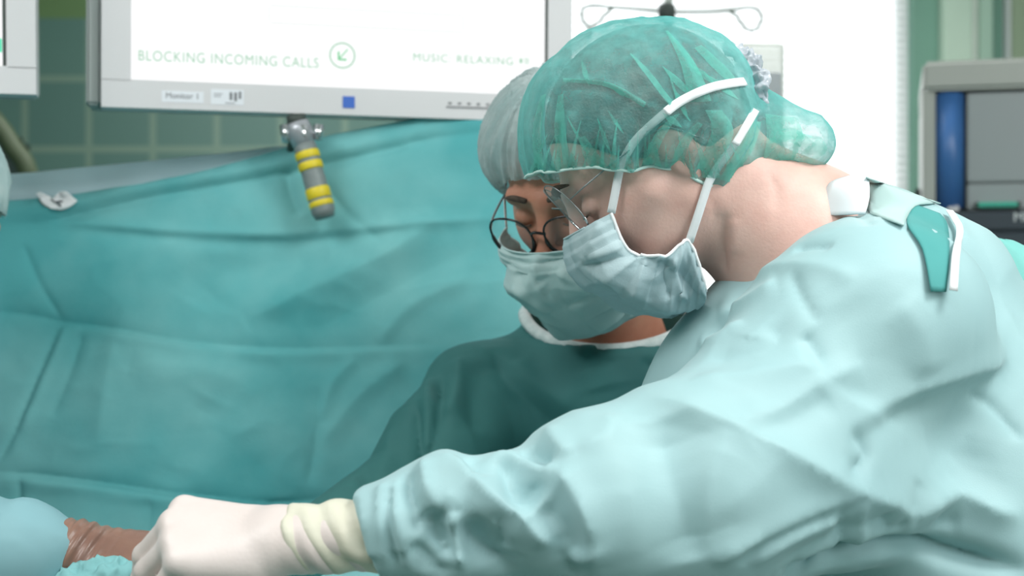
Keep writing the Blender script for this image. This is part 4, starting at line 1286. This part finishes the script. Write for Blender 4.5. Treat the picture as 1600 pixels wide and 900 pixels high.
# ties from the mask over the cap
def strap_on(bvh, pts, wpx, off, mat_, parent, name, startp=None, w3=0.008):
    pl = []
    for a in spline([(x, y, 0) for x, y in pts], 5):
        h, n_ = cast(bvh, a[0], a[1])
        if h is None: h = P(a[0], a[1], pl[-1][1] + 0.002 if pl else 1.35)
        pl.append(h + np.array([0, -off, 0]))
    if startp is not None: pl = [p_ for p_ in spline([startp, (startp + pl[0]) / 2 + [0, -0.002, 0], pl[0]], 4)[:-1]] + pl
    pl = np.array(pl)
    for _ in range(2): pl[1:-1] = (pl[:-2] + pl[1:-1] * 2 + pl[2:]) / 4
    rv, rf = ribbon(pl, w3, np.array([0, -1.0, 0.15]))
    return MB().add(rv, rf).build(name, mat_, parent, True, 0.0009)
strap_on(NBV, [(968, 262), (988, 225), (1018, 195), (1040, 176)], 12, 0.006, white_tape, mkN, 'mask_tie', ed, 0.0080)
strap_on(cap_bvh, [(1040, 176), (1058, 162), (1084, 148), (1112, 137), (1140, 131), (1164, 128)], 12, 0.003, white_tape, mkN, 'mask_tie', None, 0.0085)
strap_on(NBV, [(1106, 284), (1125, 255), (1148, 225)], 12, 0.006, white_tape, mkN, 'mask_tie', eb, 0.0080)
strap_on(cap_bvh, [(1148, 226), (1165, 198), (1180, 172)], 12, 0.003, white_tape, mkN, 'mask_tie', None, 0.0075)
# crumpled film bow where the ties are knotted
def bow_fn(p):
    d = cone(p, P(1142, 76, 1.42), P(1168, 100, 1.41), .007, .013)
    d = smin(d, cone(p, P(1168, 100, 1.41), P(1186, 140, 1.39), .012, .015), .006)
    d = smin(d, cone(p, P(1160, 125, 1.40), P(1186, 160, 1.395), .010, .009), .006)
    return smin(d, cone(p, P(1186, 160, 1.395), P(1190, 185, 1.395), .009, .005), .006)
def bow_post(v, q): return fabric_noise(fabric_noise(v, q, .007, (38, 30, 34), 3.0), q, .003, (90, 80, 90), 7.0)
smallmesh('knotted_bow', bow_fn, P(1170, 130, 1.4), .09, .003, clear_film, mkN, post=bow_post)

def gownN(p):
    d = cone(p, P(1335, 412, 1.45), P(1400, 485, 1.43), 0.082, 0.106)
    d = smin(d, cone(p, P(1400, 485, 1.43), P(1515, 850, 1.42), 0.106, 0.175), 0.05)
    d = smin(d, cone(p, P(1228, 500, 1.43), P(1205, 640, 1.46), 0.072, 0.125), 0.05)          # chest
    d = smin(d, cone(p, P(1205, 640, 1.46), P(1400, 900, 1.45), 0.125, 0.17), 0.06)
    d = smin(d, cone(p, P(1345, 465, 1.34), n_sL, 0.070, 0.095), 0.05)                         # near shoulder
    d = smin(d, cone(p, n_sL, P(1120, 745, 1.21), 0.095, 0.085), 0.05)                         # upper arm
    d = smin(d, cone(p, P(1350, 770, 1.25), P(1080, 770, 1.19), 0.062, 0.082), 0.05)           # bagging sleeve
    d = smin(d, cone(p, P(1080, 765, 1.19), P(930, 776, 1.17), 0.080, 0.076), 0.03)
    d = smin(d, cone(p, P(930, 776, 1.17), P(838, 800, 1.155), 0.076, 0.052), 0.012)
    d = smin(d, cone(p, P(838, 800, 1.155), P(700, 806, 1.15), 0.050, 0.048), 0.012)
    d = smin(d, ell(p, P(775, 800, 1.15), (.026, .050, .053)), 0.012)
    d = smin(d, ell(p, P(700, 800, 1.15), (.020, .046, .051)), 0.012)
    d = smin(d, cone(p, P(700, 806, 1.15), P(585, 832, 1.15), 0.047, 0.039), 0.02)
    # deep folds pressed into the sleeve above the cuff
    for pts_, y_, r_a, r_b in ((((676, 796), (686, 840), (706, 880)), 1.096, .009, .013), (((726, 812), (756, 858), (800, 900)), 1.094, .009, .018),
                               (((792, 716), (804, 756), (818, 798)), 1.090, .008, .011),
                               (((836, 752), (826, 776)), 1.088, .008, .008), (((652, 870), (690, 905)), 1.100, .009, .011), (((596, 850), (610, 900)), 1.108, .007, .009),
                               (((860, 722), (822, 706)), 1.100, .009, .008), (((1236, 905), (1262, 872)), 1.17, .012, .008)):
        for a_, b_ in zip(pts_[:-1], pts_[1:]):
            d = smax(d, -cone(p, P(a_[0], a_[1], y_), P(b_[0], b_[1], y_), r_a, r_b), 0.010)
    d = smin(d, cone(p, P(1260, 470, 1.58), P(1240, 560, 1.60), 0.075, 0.085), 0.05)           # far shoulder
    d = smin(d, cone(p, P(1240, 560, 1.60), n_elR, 0.085, 0.072), 0.04)
    d = smin(d, cone(p, n_elR, n_WR + (n_elR - n_WR) * .15, 0.070, 0.042), 0.03)
    d = smin(d, cone(p, P(1540, 800, 1.42), n_pel, 0.19, 0.20), 0.06)
    d = smin(d, cone(p, n_pel, [n_pel[0], n_pel[1], .45], 0.20, 0.24), 0.08)
    d = smax(d, 0.32 - p[:, 2], 0.01)
    # neck opening
    d = smax(d, -cone(p, n_neck + [0.0, 0.0, 0.005], NC + [0.10, 0, 0.01], 0.078, 0.078), 0.008)
    # cuff end of the near sleeve is open
    d = np.where(p[:, 1] < 1.27, smax(d, P(572, 0, 1.15)[0] - (p[:, 2] - P(0, 830, 1.15)[2]) * .35 - p[:, 0], .004), d)
    return d
v, q = sdf_mesh(gownN, (-0.35, 0.85, 0.28), (0.98, 1.95, 1.6), 0.007)
q = fix_orient(v, q); v, q = subdiv(v, q); v = smooth(v, q, 2)
v = facet_cloth(v, q, 0.010, .19, .13, .6, 14.0)
v = facet_cloth(v, q, 0.0065, .07, .09, -.3, 3.0)
NL_ = [
    # cuff and forearm folds
    ([(600, 752), (596, 800), (606, 890)], 6, 9, .8), ([(622, 745), (618, 800), (640, 892)], 5, 8, .8),
    ([(610, 760), (606, 820), (622, 890)], -6, 7, .8),
    ([(640, 735), (634, 765), (646, 800), (655, 840)], -10, 9, .8),
    ([(662, 715), (668, 760), (690, 800)], 6, 10, .7),
    ([(690, 706), (712, 730), (740, 752), (782, 787), (810, 805), (858, 847), (922, 889)], 11, 14, .7),
    ([(672, 795), (682, 835), (704, 876)], -11, 12, .7),
    ([(706, 800), (712, 840), (724, 893)], 8, 8, .8),
    ([(722, 810), (742, 845), (765, 870), (800, 900)], -18, 15, .6),
    ([(640, 850), (670, 880), (700, 905)], -8, 12, .6),
    ([(778, 798), (780, 830), (784, 865)], -5, 9, .7),
    ([(733, 712), (742, 735), (752, 750)], -7, 10, .7),
    ([(765, 712), (790, 712), (815, 718), (846, 736), (873, 727)], 7, 9, .7),
    ([(788, 712), (800, 750), (815, 795)], -13, 13, .6),
    ([(836, 750), (828, 775), (816, 797)], -8, 10, .6),
    ([(818, 704), (838, 714), (862, 722)], -10, 10, .7),
    ([(866, 728), (890, 760), (912, 802), (924, 850), (928, 888)], 10, 15, .7),
    ([(842, 790), (880, 830), (908, 872)], -9, 22, .3),
    ([(860, 840), (885, 875), (900, 900)], -5, 12, .5),
    # elbow to armpit
    ([(945, 645), (955, 665), (942, 685), (900, 700)], 4, 12, .6),
    ([(850, 660), (870, 690), (890, 712)], 5, 12, .6),
    ([(1009, 618), (1060, 634), (1111, 655), (1200, 695), (1275, 735), (1338, 767), (1400, 793), (1431, 811)], 10, 17, .7),
    ([(1030, 650), (1045, 720), (1071, 811), (1093, 878)], -14, 32, .3),
    ([(1138, 672), (1112, 740), (1104, 800), (1102, 873)], 6, 16, .6),
    ([(1111, 884), (1160, 855), (1213, 829), (1275, 800), (1335, 772)], 8, 13, .7),
    ([(1147, 882), (1200, 845), (1249, 820), (1320, 789)], -7, 9, .7),
    ([(1169, 884), (1215, 855), (1267, 829), (1338, 802)], 5, 10, .7),
    ([(1215, 885), (1280, 850), (1360, 815), (1410, 812)], -5, 12, .5),
    ([(1318, 742), (1345, 728), (1357, 712), (1350, 692), (1329, 673)], -8, 9, .7),
    ([(1310, 790), (1322, 840), (1320, 880)], -7, 9, .7),
    ([(1334, 780), (1350, 830), (1340, 865)], 4, 9, .7),
    ([(1380, 800), (1395, 830), (1420, 815)], -7, 10, .6),
    # chest and shoulder
    ([(1147, 664), (1222, 638), (1284, 598), (1355, 567)], 6, 16, .6),
    ([(1160, 690), (1240, 650), (1300, 618)], -5, 18, .4),
    ([(1329, 669), (1422, 615), (1511, 584), (1578, 558)], 6, 14, .6),
    ([(1340, 690), (1430, 636), (1510, 604), (1580, 575)], -5, 15, .5),
    ([(1511, 612), (1555, 642), (1600, 691)], -5, 8, .8),
    ([(1430, 811), (1455, 790), (1482, 775), (1510, 778), (1560, 800), (1600, 806)], 10, 14, .6),
    ([(1438, 750), (1432, 780), (1428, 800)], -3, 10, .7),
    ([(1470, 800), (1475, 815), (1500, 812)], -6, 14, .5),
    ([(1100, 560), (1140, 552), (1200, 540), (1215, 520), (1190, 505)], -7, 18, .5),
    ([(1080, 590), (1150, 592), (1230, 575), (1280, 565)], 6, 15, .5),
    ([(1255, 520), (1268, 538), (1284, 570)], -6, 9, .8),
    ([(1240, 390), (1270, 384), (1300, 385)], -5, 7, .7),
    ([(1180, 430), (1220, 415), (1290, 418), (1340, 440)], 4, 12, .5),
    ([(1236, 425), (1250, 460), (1278, 505)], -4, 8, .7),
    ([(1330, 330), (1350, 340), (1362, 352)], -4, 6, .7),
    ([(1120, 500), (1170, 470), (1215, 440)], 6, 14, .5),
    ([(1090, 540), (1120, 530), (1160, 500)], 5, 12, .5),
    ([(1400, 470), (1440, 520), (1450, 590)], 4, 20, .3),
    ([(1580, 480), (1540, 600), (1520, 720)], 5, 24, .3),
    ([(1300, 470), (1360, 560), (1350, 640)], -5, 40, .1),
]
NL_.append(([(1225, 893), (1290, 880), (1345, 868), (1430, 856), (1520, 872), (1610, 892)], -24, 11, .6))
v = crease(v, q, [(l_[0], l_[1] * (1.1 if l_[0][0][0] < 950 else 1.0), l_[2] * (.85 if l_[0][0][0] < 950 else 1.0)) + tuple(l_[3:]) for l_ in NL_])
v = smooth(v, q, 1, .5)
gN = mesh_obj('surgical_gown', v, q, gown_near_m, person1)
gnb = bvh_of(v, q)
teal_flap_m = mat('teal_inner_cloth', (70, 150, 148), 0.9, (80, 158, 156), 10)
pale_flap_m = mat('translucent_grey_flap', (176, 204, 202), 0.6)
def patch(name, A, B, off, m, par, n=5, k=8, depth=1.36, solid=.0015):
    vs, fs = loft(gnb, A, B, off, n, k, depth); return MB().add(vs, fs).build(name, m, par, True, solid)
patch('teal_panel', [(1425, 318), (1417, 348), (1442, 390), (1455, 455)], [(1468, 334), (1480, 352), (1483, 400), (1478, 456)], .007, teal_flap_m, gN)
patch('closure_flap', [(1353, 277), (1350, 305), (1360, 333)], [(1470, 318), (1430, 322), (1412, 352)], .011, pale_flap_m, gN)
tp = []
for a in spline([(1476, 330, 0), (1485, 344, 0), (1492, 362, 0), (1485, 400, 0), (1481, 454, 0)], 5):
    h, n_ = cast(gnb, a[0], a[1])
    tp.append((h if h is not None else P(a[0], a[1], 1.36)) + [0, -.015, 0])
MB().add(*ribbon(tp, 0.0070, np.array([0, -1., .2]))).build('tie_tape', white_tape, gN, True, .001)
# stiff white collar standing at the back of the neck
cl_ = []
cp = [(1276, 338, 1.375), (1290, 300, 1.372), (1300, 285, 1.376), (1328, 276, 1.385)]
cq = [(1352, 334, 1.335), (1358, 312, 1.340), (1358, 292, 1.350), (1356, 275, 1.362)]
SA = spline([P(*c) for c in cp], 4); SB = spline([P(*c) for c in cq], 4)
vs = [a * (1 - t) + b_ * t + np.array([0, -.008 * math.sin(t * math.pi), 0]) for a, b_ in zip(SA, SB) for t in np.linspace(0, 1, 8)]
fs = [(i * 8 + j, i * 8 + j + 1, (i + 1) * 8 + j + 1, (i + 1) * 8 + j) for i in range(len(SA) - 1) for j in range(7)]
MB().add(vs, fs).build('white_collar', mat('white_collar_cloth', (232, 238, 242), 0.8), gN, True, .003)
# back panel of the wrap gown
bp = MB()
rows = []
for a, b_ in zip(spline([P(1538, 366, 1.45), P(1560, 400, 1.40), P(1590, 480, 1.37), P(1620, 620, 1.35)], 6), spline([P(1600, 392, 1.52), P(1680, 430, 1.52), P(1720, 520, 1.50), P(1740, 650, 1.48)], 6)):
    rows.append((a, b_))
vs = [a * (1 - t) + b_ * t + np.array([0, -.03 * math.sin(t * math.pi) + .015 * math.exp(-((t - .25) / .1) ** 2), .0]) for a, b_ in rows for t in np.linspace(0, 1, 12)]
fs = [(i * 12 + j, i * 12 + j + 1, (i + 1) * 12 + j + 1, (i + 1) * 12 + j) for i in range(len(rows) - 1) for j in range(11)]
MB().add(vs, fs).build('back_panel', mat('aqua_panel_cloth', (120, 190, 184), 0.7), gN, True, .002)

# gloves
def gloveN(p):
    d = handN(p)
    c = cone(p, n_W + [0.11, 0.0, 0.006], n_W + [0.0, 0.0, 0.0], 0.031, 0.0245)
    return smin(d, c, 0.012)
def glN_post(v, q):
    v = project(v, gloveN, 2)
    n = vnormals(v, q)
    x = v[:, 0] - n_W[0]
    k = np.clip((x + 0.0) / .03, 0, 1)
    ph = x * 260 + (v[:, 2] - n_W[2]) * 90 + nz(v, (14, 14, 14), 3.0, 2) * 3
    return v + n * (np.sin(ph) * .0011 * k)[:, None]
gg, gv, gq = smallmesh('glove', gloveN, n_W + [-0.02, 0, -.01], np.array([.18, .13, .13]), 0.0035, glove_m, person1, post=glN_post)
def cuffN(p):
    c = cone(p, n_W + [0.006, 0, 0.0], n_W + [0.085, 0.0, 0.005], 0.0265, 0.0315)
    c = smax(c, (n_W[0] + 0.004 + (p[:, 2] - n_W[2]) * .06) - p[:, 0], .003)
    return c
def cuff_post(v, q):
    n = vnormals(v, q); x = v[:, 0] - n_W[0]
    ph = x * 230 + (v[:, 2] - n_W[2]) * 150 + nz(v, (16, 16, 16), 6.0, 2) * 4
    return v + n * (np.sin(ph) * .0014 + (np.exp(-((x - .008) / .004) ** 2)) * .0018)[:, None]
smallmesh('glove_cuff', cuffN, n_W + [0.08, 0, 0], .13, 0.0035, cuff_m, gg, post=cuff_post)
smallmesh('glove', lambda p: smin(handNR(p), cone(p, n_WR + (n_elR - n_WR) * .25, n_WR, .036, .029), .01), n_WR + [-.05, -.03, 0], .19, 0.006, glove_m, person1)
lpN = leg_pts(n_pel, (-1, 0, 0), (0, 1, 0))
legs(person1, lpN, (0.35, 1.1, 0.05), (0.8, 1.75, 1.05))
for t in lpN: shoe(person1, t[2][0], t[2][1], (-1, 0, 0))

# needle holder held in the near surgeon's hand
nh_ = empty('needle_holder', n_W + [-.12, .05, -.06], 'steel needle holder held in the near white-gloved hand', 'surgical instrument')
ctr = n_W + HX * .085 + HY * .006 - HZ * .046
steel = mat('dull_steel', (110, 112, 104), 0.3, metal=0.9)
for s in (-1, 1):
    MB().tube(spline([ctr + HX * -.05 + HY * .01 * s, ctr + HY * .004 * s, ctr + HX * .05 + [0, 0, -.02], ctr + HX * .085 + [0, .0, -.045 + .002 * s]], 5), 0.0026, 8).build('shank', steel, nh_, True)
    rg = [ctr + HX * -.062 + HY * .022 * s + (HX * math.cos(a) + HY * math.sin(a)) * .013 for a in np.linspace(0, 2 * math.pi, 20)[:-1]]
    MB().tube(rg, 0.002, 8, True).build('finger_ring', steel, nh_, True)

# ---------- third person at the left edge ------------------------------------
TF, TL, TU = frame((0.85, -0.25, -0.46), (0.25, 0.96, 0.0))
TC = P(-118, 312, 1.80)
t_neck = TC + np.array([-0.11, 0.02, -0.13])
t_sh = np.array([TC[0] - .10, 1.60, 1.28]); t_sh2 = np.array([TC[0] - .12, 2.0, 1.27])
t_pel = np.array([TC[0] - .25, 1.80, 0.92])
t_el = P(-60, 905, 1.42); t_W = P(118, 858, 1.40); t_el2 = np.array([-0.78, 1.85, 1.10]); t_W2 = np.array([-0.60, 1.66, 1.06])
th = head_sdf(TC, TF, TL, TU, t_neck, 1.0)
t_hand = hand_fn(t_W, (1, -.06, -.16), (-.1, -.45, 1), False, [(.35, .5, .3)] * 4, th_rel)
t_hand2 = hand_fn(t_W2, t_W2 - t_el2, (0, 0, 1), True, relaxed, th_rel)
def third(p):
    d = th(p)
    d = smin(d, cone(p, t_neck, t_pel, .07, .13), .06); d = smin(d, cone(p, t_sh, t_sh2, .055, .055), .05)
    for a, b_, c in ((t_sh, t_el, t_W), (t_sh2, t_el2, t_W2)):
        d = smin(d, cone(p, a, b_, .05, .038), .03); d = smin(d, cone(p, b_, c, .037, .026), .02)
    d = smin(d, t_hand(p) + .0012, .005); d = smin(d, t_hand2(p) + .0012, .005)
    for s in (-1, 1):
        h_ = t_pel + [0, .09 * s, -.03]; kn = np.array([h_[0] + .02, h_[1], .48]); an = np.array([h_[0], h_[1], .07])
        d = smin(d, cone(p, h_, kn, .085, .055), .04); d = smin(d, cone(p, kn, an, .055, .038), .03)
        d = smin(d, cone(p, an + [-.02, 0, -.02], an + [.14, 0, -.03], .034, .028), .02)
    return d
v, q = sdf_mesh(third, (-1.25, 1.15, -.01), (-0.25, 2.2, 1.75), 0.007); q = fix_orient(v, q)
v, q = subdiv(v, q); v = project(v, third, 1)
person3 = mesh_obj('person', v, q, skin_far)
tag(person3, 'person at the left edge, only a pale cap and a brown-gloved arm in view', 'person')
smallmesh('hair', hair_sdf(TC, TF, TL, TU), TC, 0.14, 0.006, hair_m, person3)
RT = np.array([TF, TL, TU])
capT = lambda p: ell(loccap(TC, RT, p), (-0.012, 0, 0.014), (0.112, 0.096, 0.106))
smallmesh('surgical_cap', capT, TC, .18, .006, mat('pale_blue_gauze', (200, 222, 222), .85, (180, 210, 210), 20, .4, 200, trans=.2), person3,
          keep=lambda v: (lambda a: a[:, 2] + (0.08 - a[:, 0]) * 0.6 > 0.02)(loccap(TC, RT, v)), post=lambda v, q: fabric_noise(v, q, .006, (22, 22, 14), 9.))
mask(person3, TC, TF, TL, TU, mask_far_m, [(.114, -.047), (.130, -.072), (.126, -.105), (.110, -.138), (.088, -.155), (.066, -.16)],
     [(.052, -.046), (.040, -.072), (.026, -.100), (.014, -.12), (.012, -.13)], (.072, .073, .060), 3.3)
def gownT(p):
    d = cone(p, t_neck + [-.02, 0, -.10], t_pel, .125, .19)
    d = smin(d, cone(p, t_sh, t_sh2, .075, .075), .06)
    d = smin(d, cone(p, t_sh, t_el, .08, .075), .05)
    d = smin(d, cone(p, t_el, P(40, 872, 1.40), .078, .056), .03)
    d = smin(d, cone(p, P(40, 872, 1.40), P(80, 876, 1.40), .048, .036), .02)
    d = smin(d, cone(p, t_sh2, t_el2, .08, .07), .05); d = smin(d, cone(p, t_el2, t_W2 + (t_el2 - t_W2) * .15, .07, .036), .03)
    d = smin(d, cone(p, t_pel, [t_pel[0], t_pel[1], .45], .19, .23), .08)
    d = smax(d, -cone(p, t_neck, t_neck + (TC - t_neck) * 1.0, .075, .10), .01)
    return smax(d, .32 - p[:, 2], .01)
v, q = sdf_mesh(gownT, (-1.3, 1.15, .28), (-0.25, 2.3, 1.5), 0.01); q = fix_orient(v, q)
v, q = subdiv(v, q); v = smooth(v, q, 2); v = fabric_noise(v, q, .006, (6, 5, 6), 2.)
mesh_obj('surgical_gown', v, q, mat('blue_aqua_gown_cloth', (134, 178, 186), .7, (128, 172, 180), 8), person3)
def tglove(p): return smin(t_hand(p), cone(p, t_W + [-.05, .0, .0], t_W, .033, .028), .01)
def tg_post(v, q):
    n = vnormals(v, q); x = (v - t_W) @ np.array([.97, 0, -.2])
    k = np.clip(1.2 - np.abs(x - .0) / .05, 0, 1)
    ph = x * 520 - (v[:, 2] - t_W[2]) * 160
    return v + n * (np.sin(ph) * .0013 * k)[:, None]
smallmesh('brown_glove', tglove, t_W + [.04, 0, -.01], .16, .0032, brown_glove_m, person3, post=tg_post)
smallmesh('brown_glove', lambda p: smin(t_hand2(p), cone(p, t_W2 + (t_el2 - t_W2) * .2, t_W2, .034, .028), .01), t_W2 + [.05, 0, 0], .18, .007, brown_glove_m, person3)
lpT = leg_pts(t_pel, (1, 0, 0), (0, 1, 0))
legs(person3, lpT, (t_pel[0] - .25, 1.5, .05), (t_pel[0] + .25, 2.1, 1.05))
for t in lpT: shoe(person3, t[2][0], t[2][1], (1, 0, 0))

# ------------------------------------------------------------------ operating table and its drape
tb = empty('operating_table', (-0.35, 1.55, 0), 'operating table under the blue-green drape between the surgeons', 'table')
MB().box((-0.72, 1.28, 0.80), (0.10, 1.78, 0.84), bev=.01).build('table_top', metal_grey, tb)
MB().box((-0.70, 1.30, 0.842), (0.08, 1.76, 0.90), bev=.02).build('mattress', mat('black_mattress', (40, 44, 46), .5), tb)
MB().box((-0.42, 1.42, 0.12), (-0.20, 1.64, 0.798), bev=.02).build('column', metal_grey, tb)
MB().box((-0.62, 1.30, 0.0), (0.0, 1.76, 0.118), bev=.02).build('base', plastic_side, tb)
nx, ny = 120, 90
V = []
for j in range(ny + 1):
    for i in range(nx + 1):
        x = -0.78 + 0.90 * i / nx; y = 1.24 + 0.58 * j / ny
        ex = max(abs(x + .33) - .36, 0) / .09; ey = max(abs(y - 1.53) - .2, 0) / .09
        m_ = math.exp(-((y - 1.6) / .16) ** 2) * .075
        z = 0.985 + m_ - 0.16 * min(ex * ex + ey * ey, 1.6)
        n_ = noise.fractal((x * 9, y * 9, 2.2), .9, 2., 3)
        z += (1 - abs(n_) * 2.2) * .012
        V.append((x, y, z))
Q = [(j * (nx + 1) + i, j * (nx + 1) + i + 1, (j + 1) * (nx + 1) + i + 1, (j + 1) * (nx + 1) + i) for j in range(ny) for i in range(nx)]
td = mesh_obj('table_drape', V, Q, table_drape_m, None, True, .002)
tag(td, 'crumpled blue-green drape over the operating table below the hands', 'surgical drape')
# crumpled towel in front of the brown glove and behind the sleeve
def towel(name, lab, pts, r, seed):
    def fn(p):
        d = None
        for a, b_ in zip(pts[:-1], pts[1:]):
            c = cone(p, a, b_, r, r * .8); d = c if d is None else smin(d, c, .02)
        return d
    c = np.mean(pts, 0)
    rad = np.max(np.abs(np.array(pts) - c), 0) + r + .03
    v, q = sdf_mesh(fn, c - rad, c + rad, .006); q = fix_orient(v, q); v, q = subdiv(v, q); v = smooth(v, q, 1)
    v = fabric_noise(v, q, .012, (22, 18, 24), seed); v = fabric_noise(v, q, .004, (60, 50, 60), seed + 2)
    o = mesh_obj(name, v, q, table_drape_m); tag(o, lab, 'towel'); return o
towel('surgical_towel', 'crumpled aqua towel just below the brown glove', [P(100, 925, 1.36), P(160, 915, 1.36), P(225, 912, 1.37)], .022, 5.)
towel('surgical_towel', 'crumpled aqua towel between the left sleeve and the drape screen', [P(20, 850, 1.52), P(70, 846, 1.52), P(120, 862, 1.52)], .024, 9.)
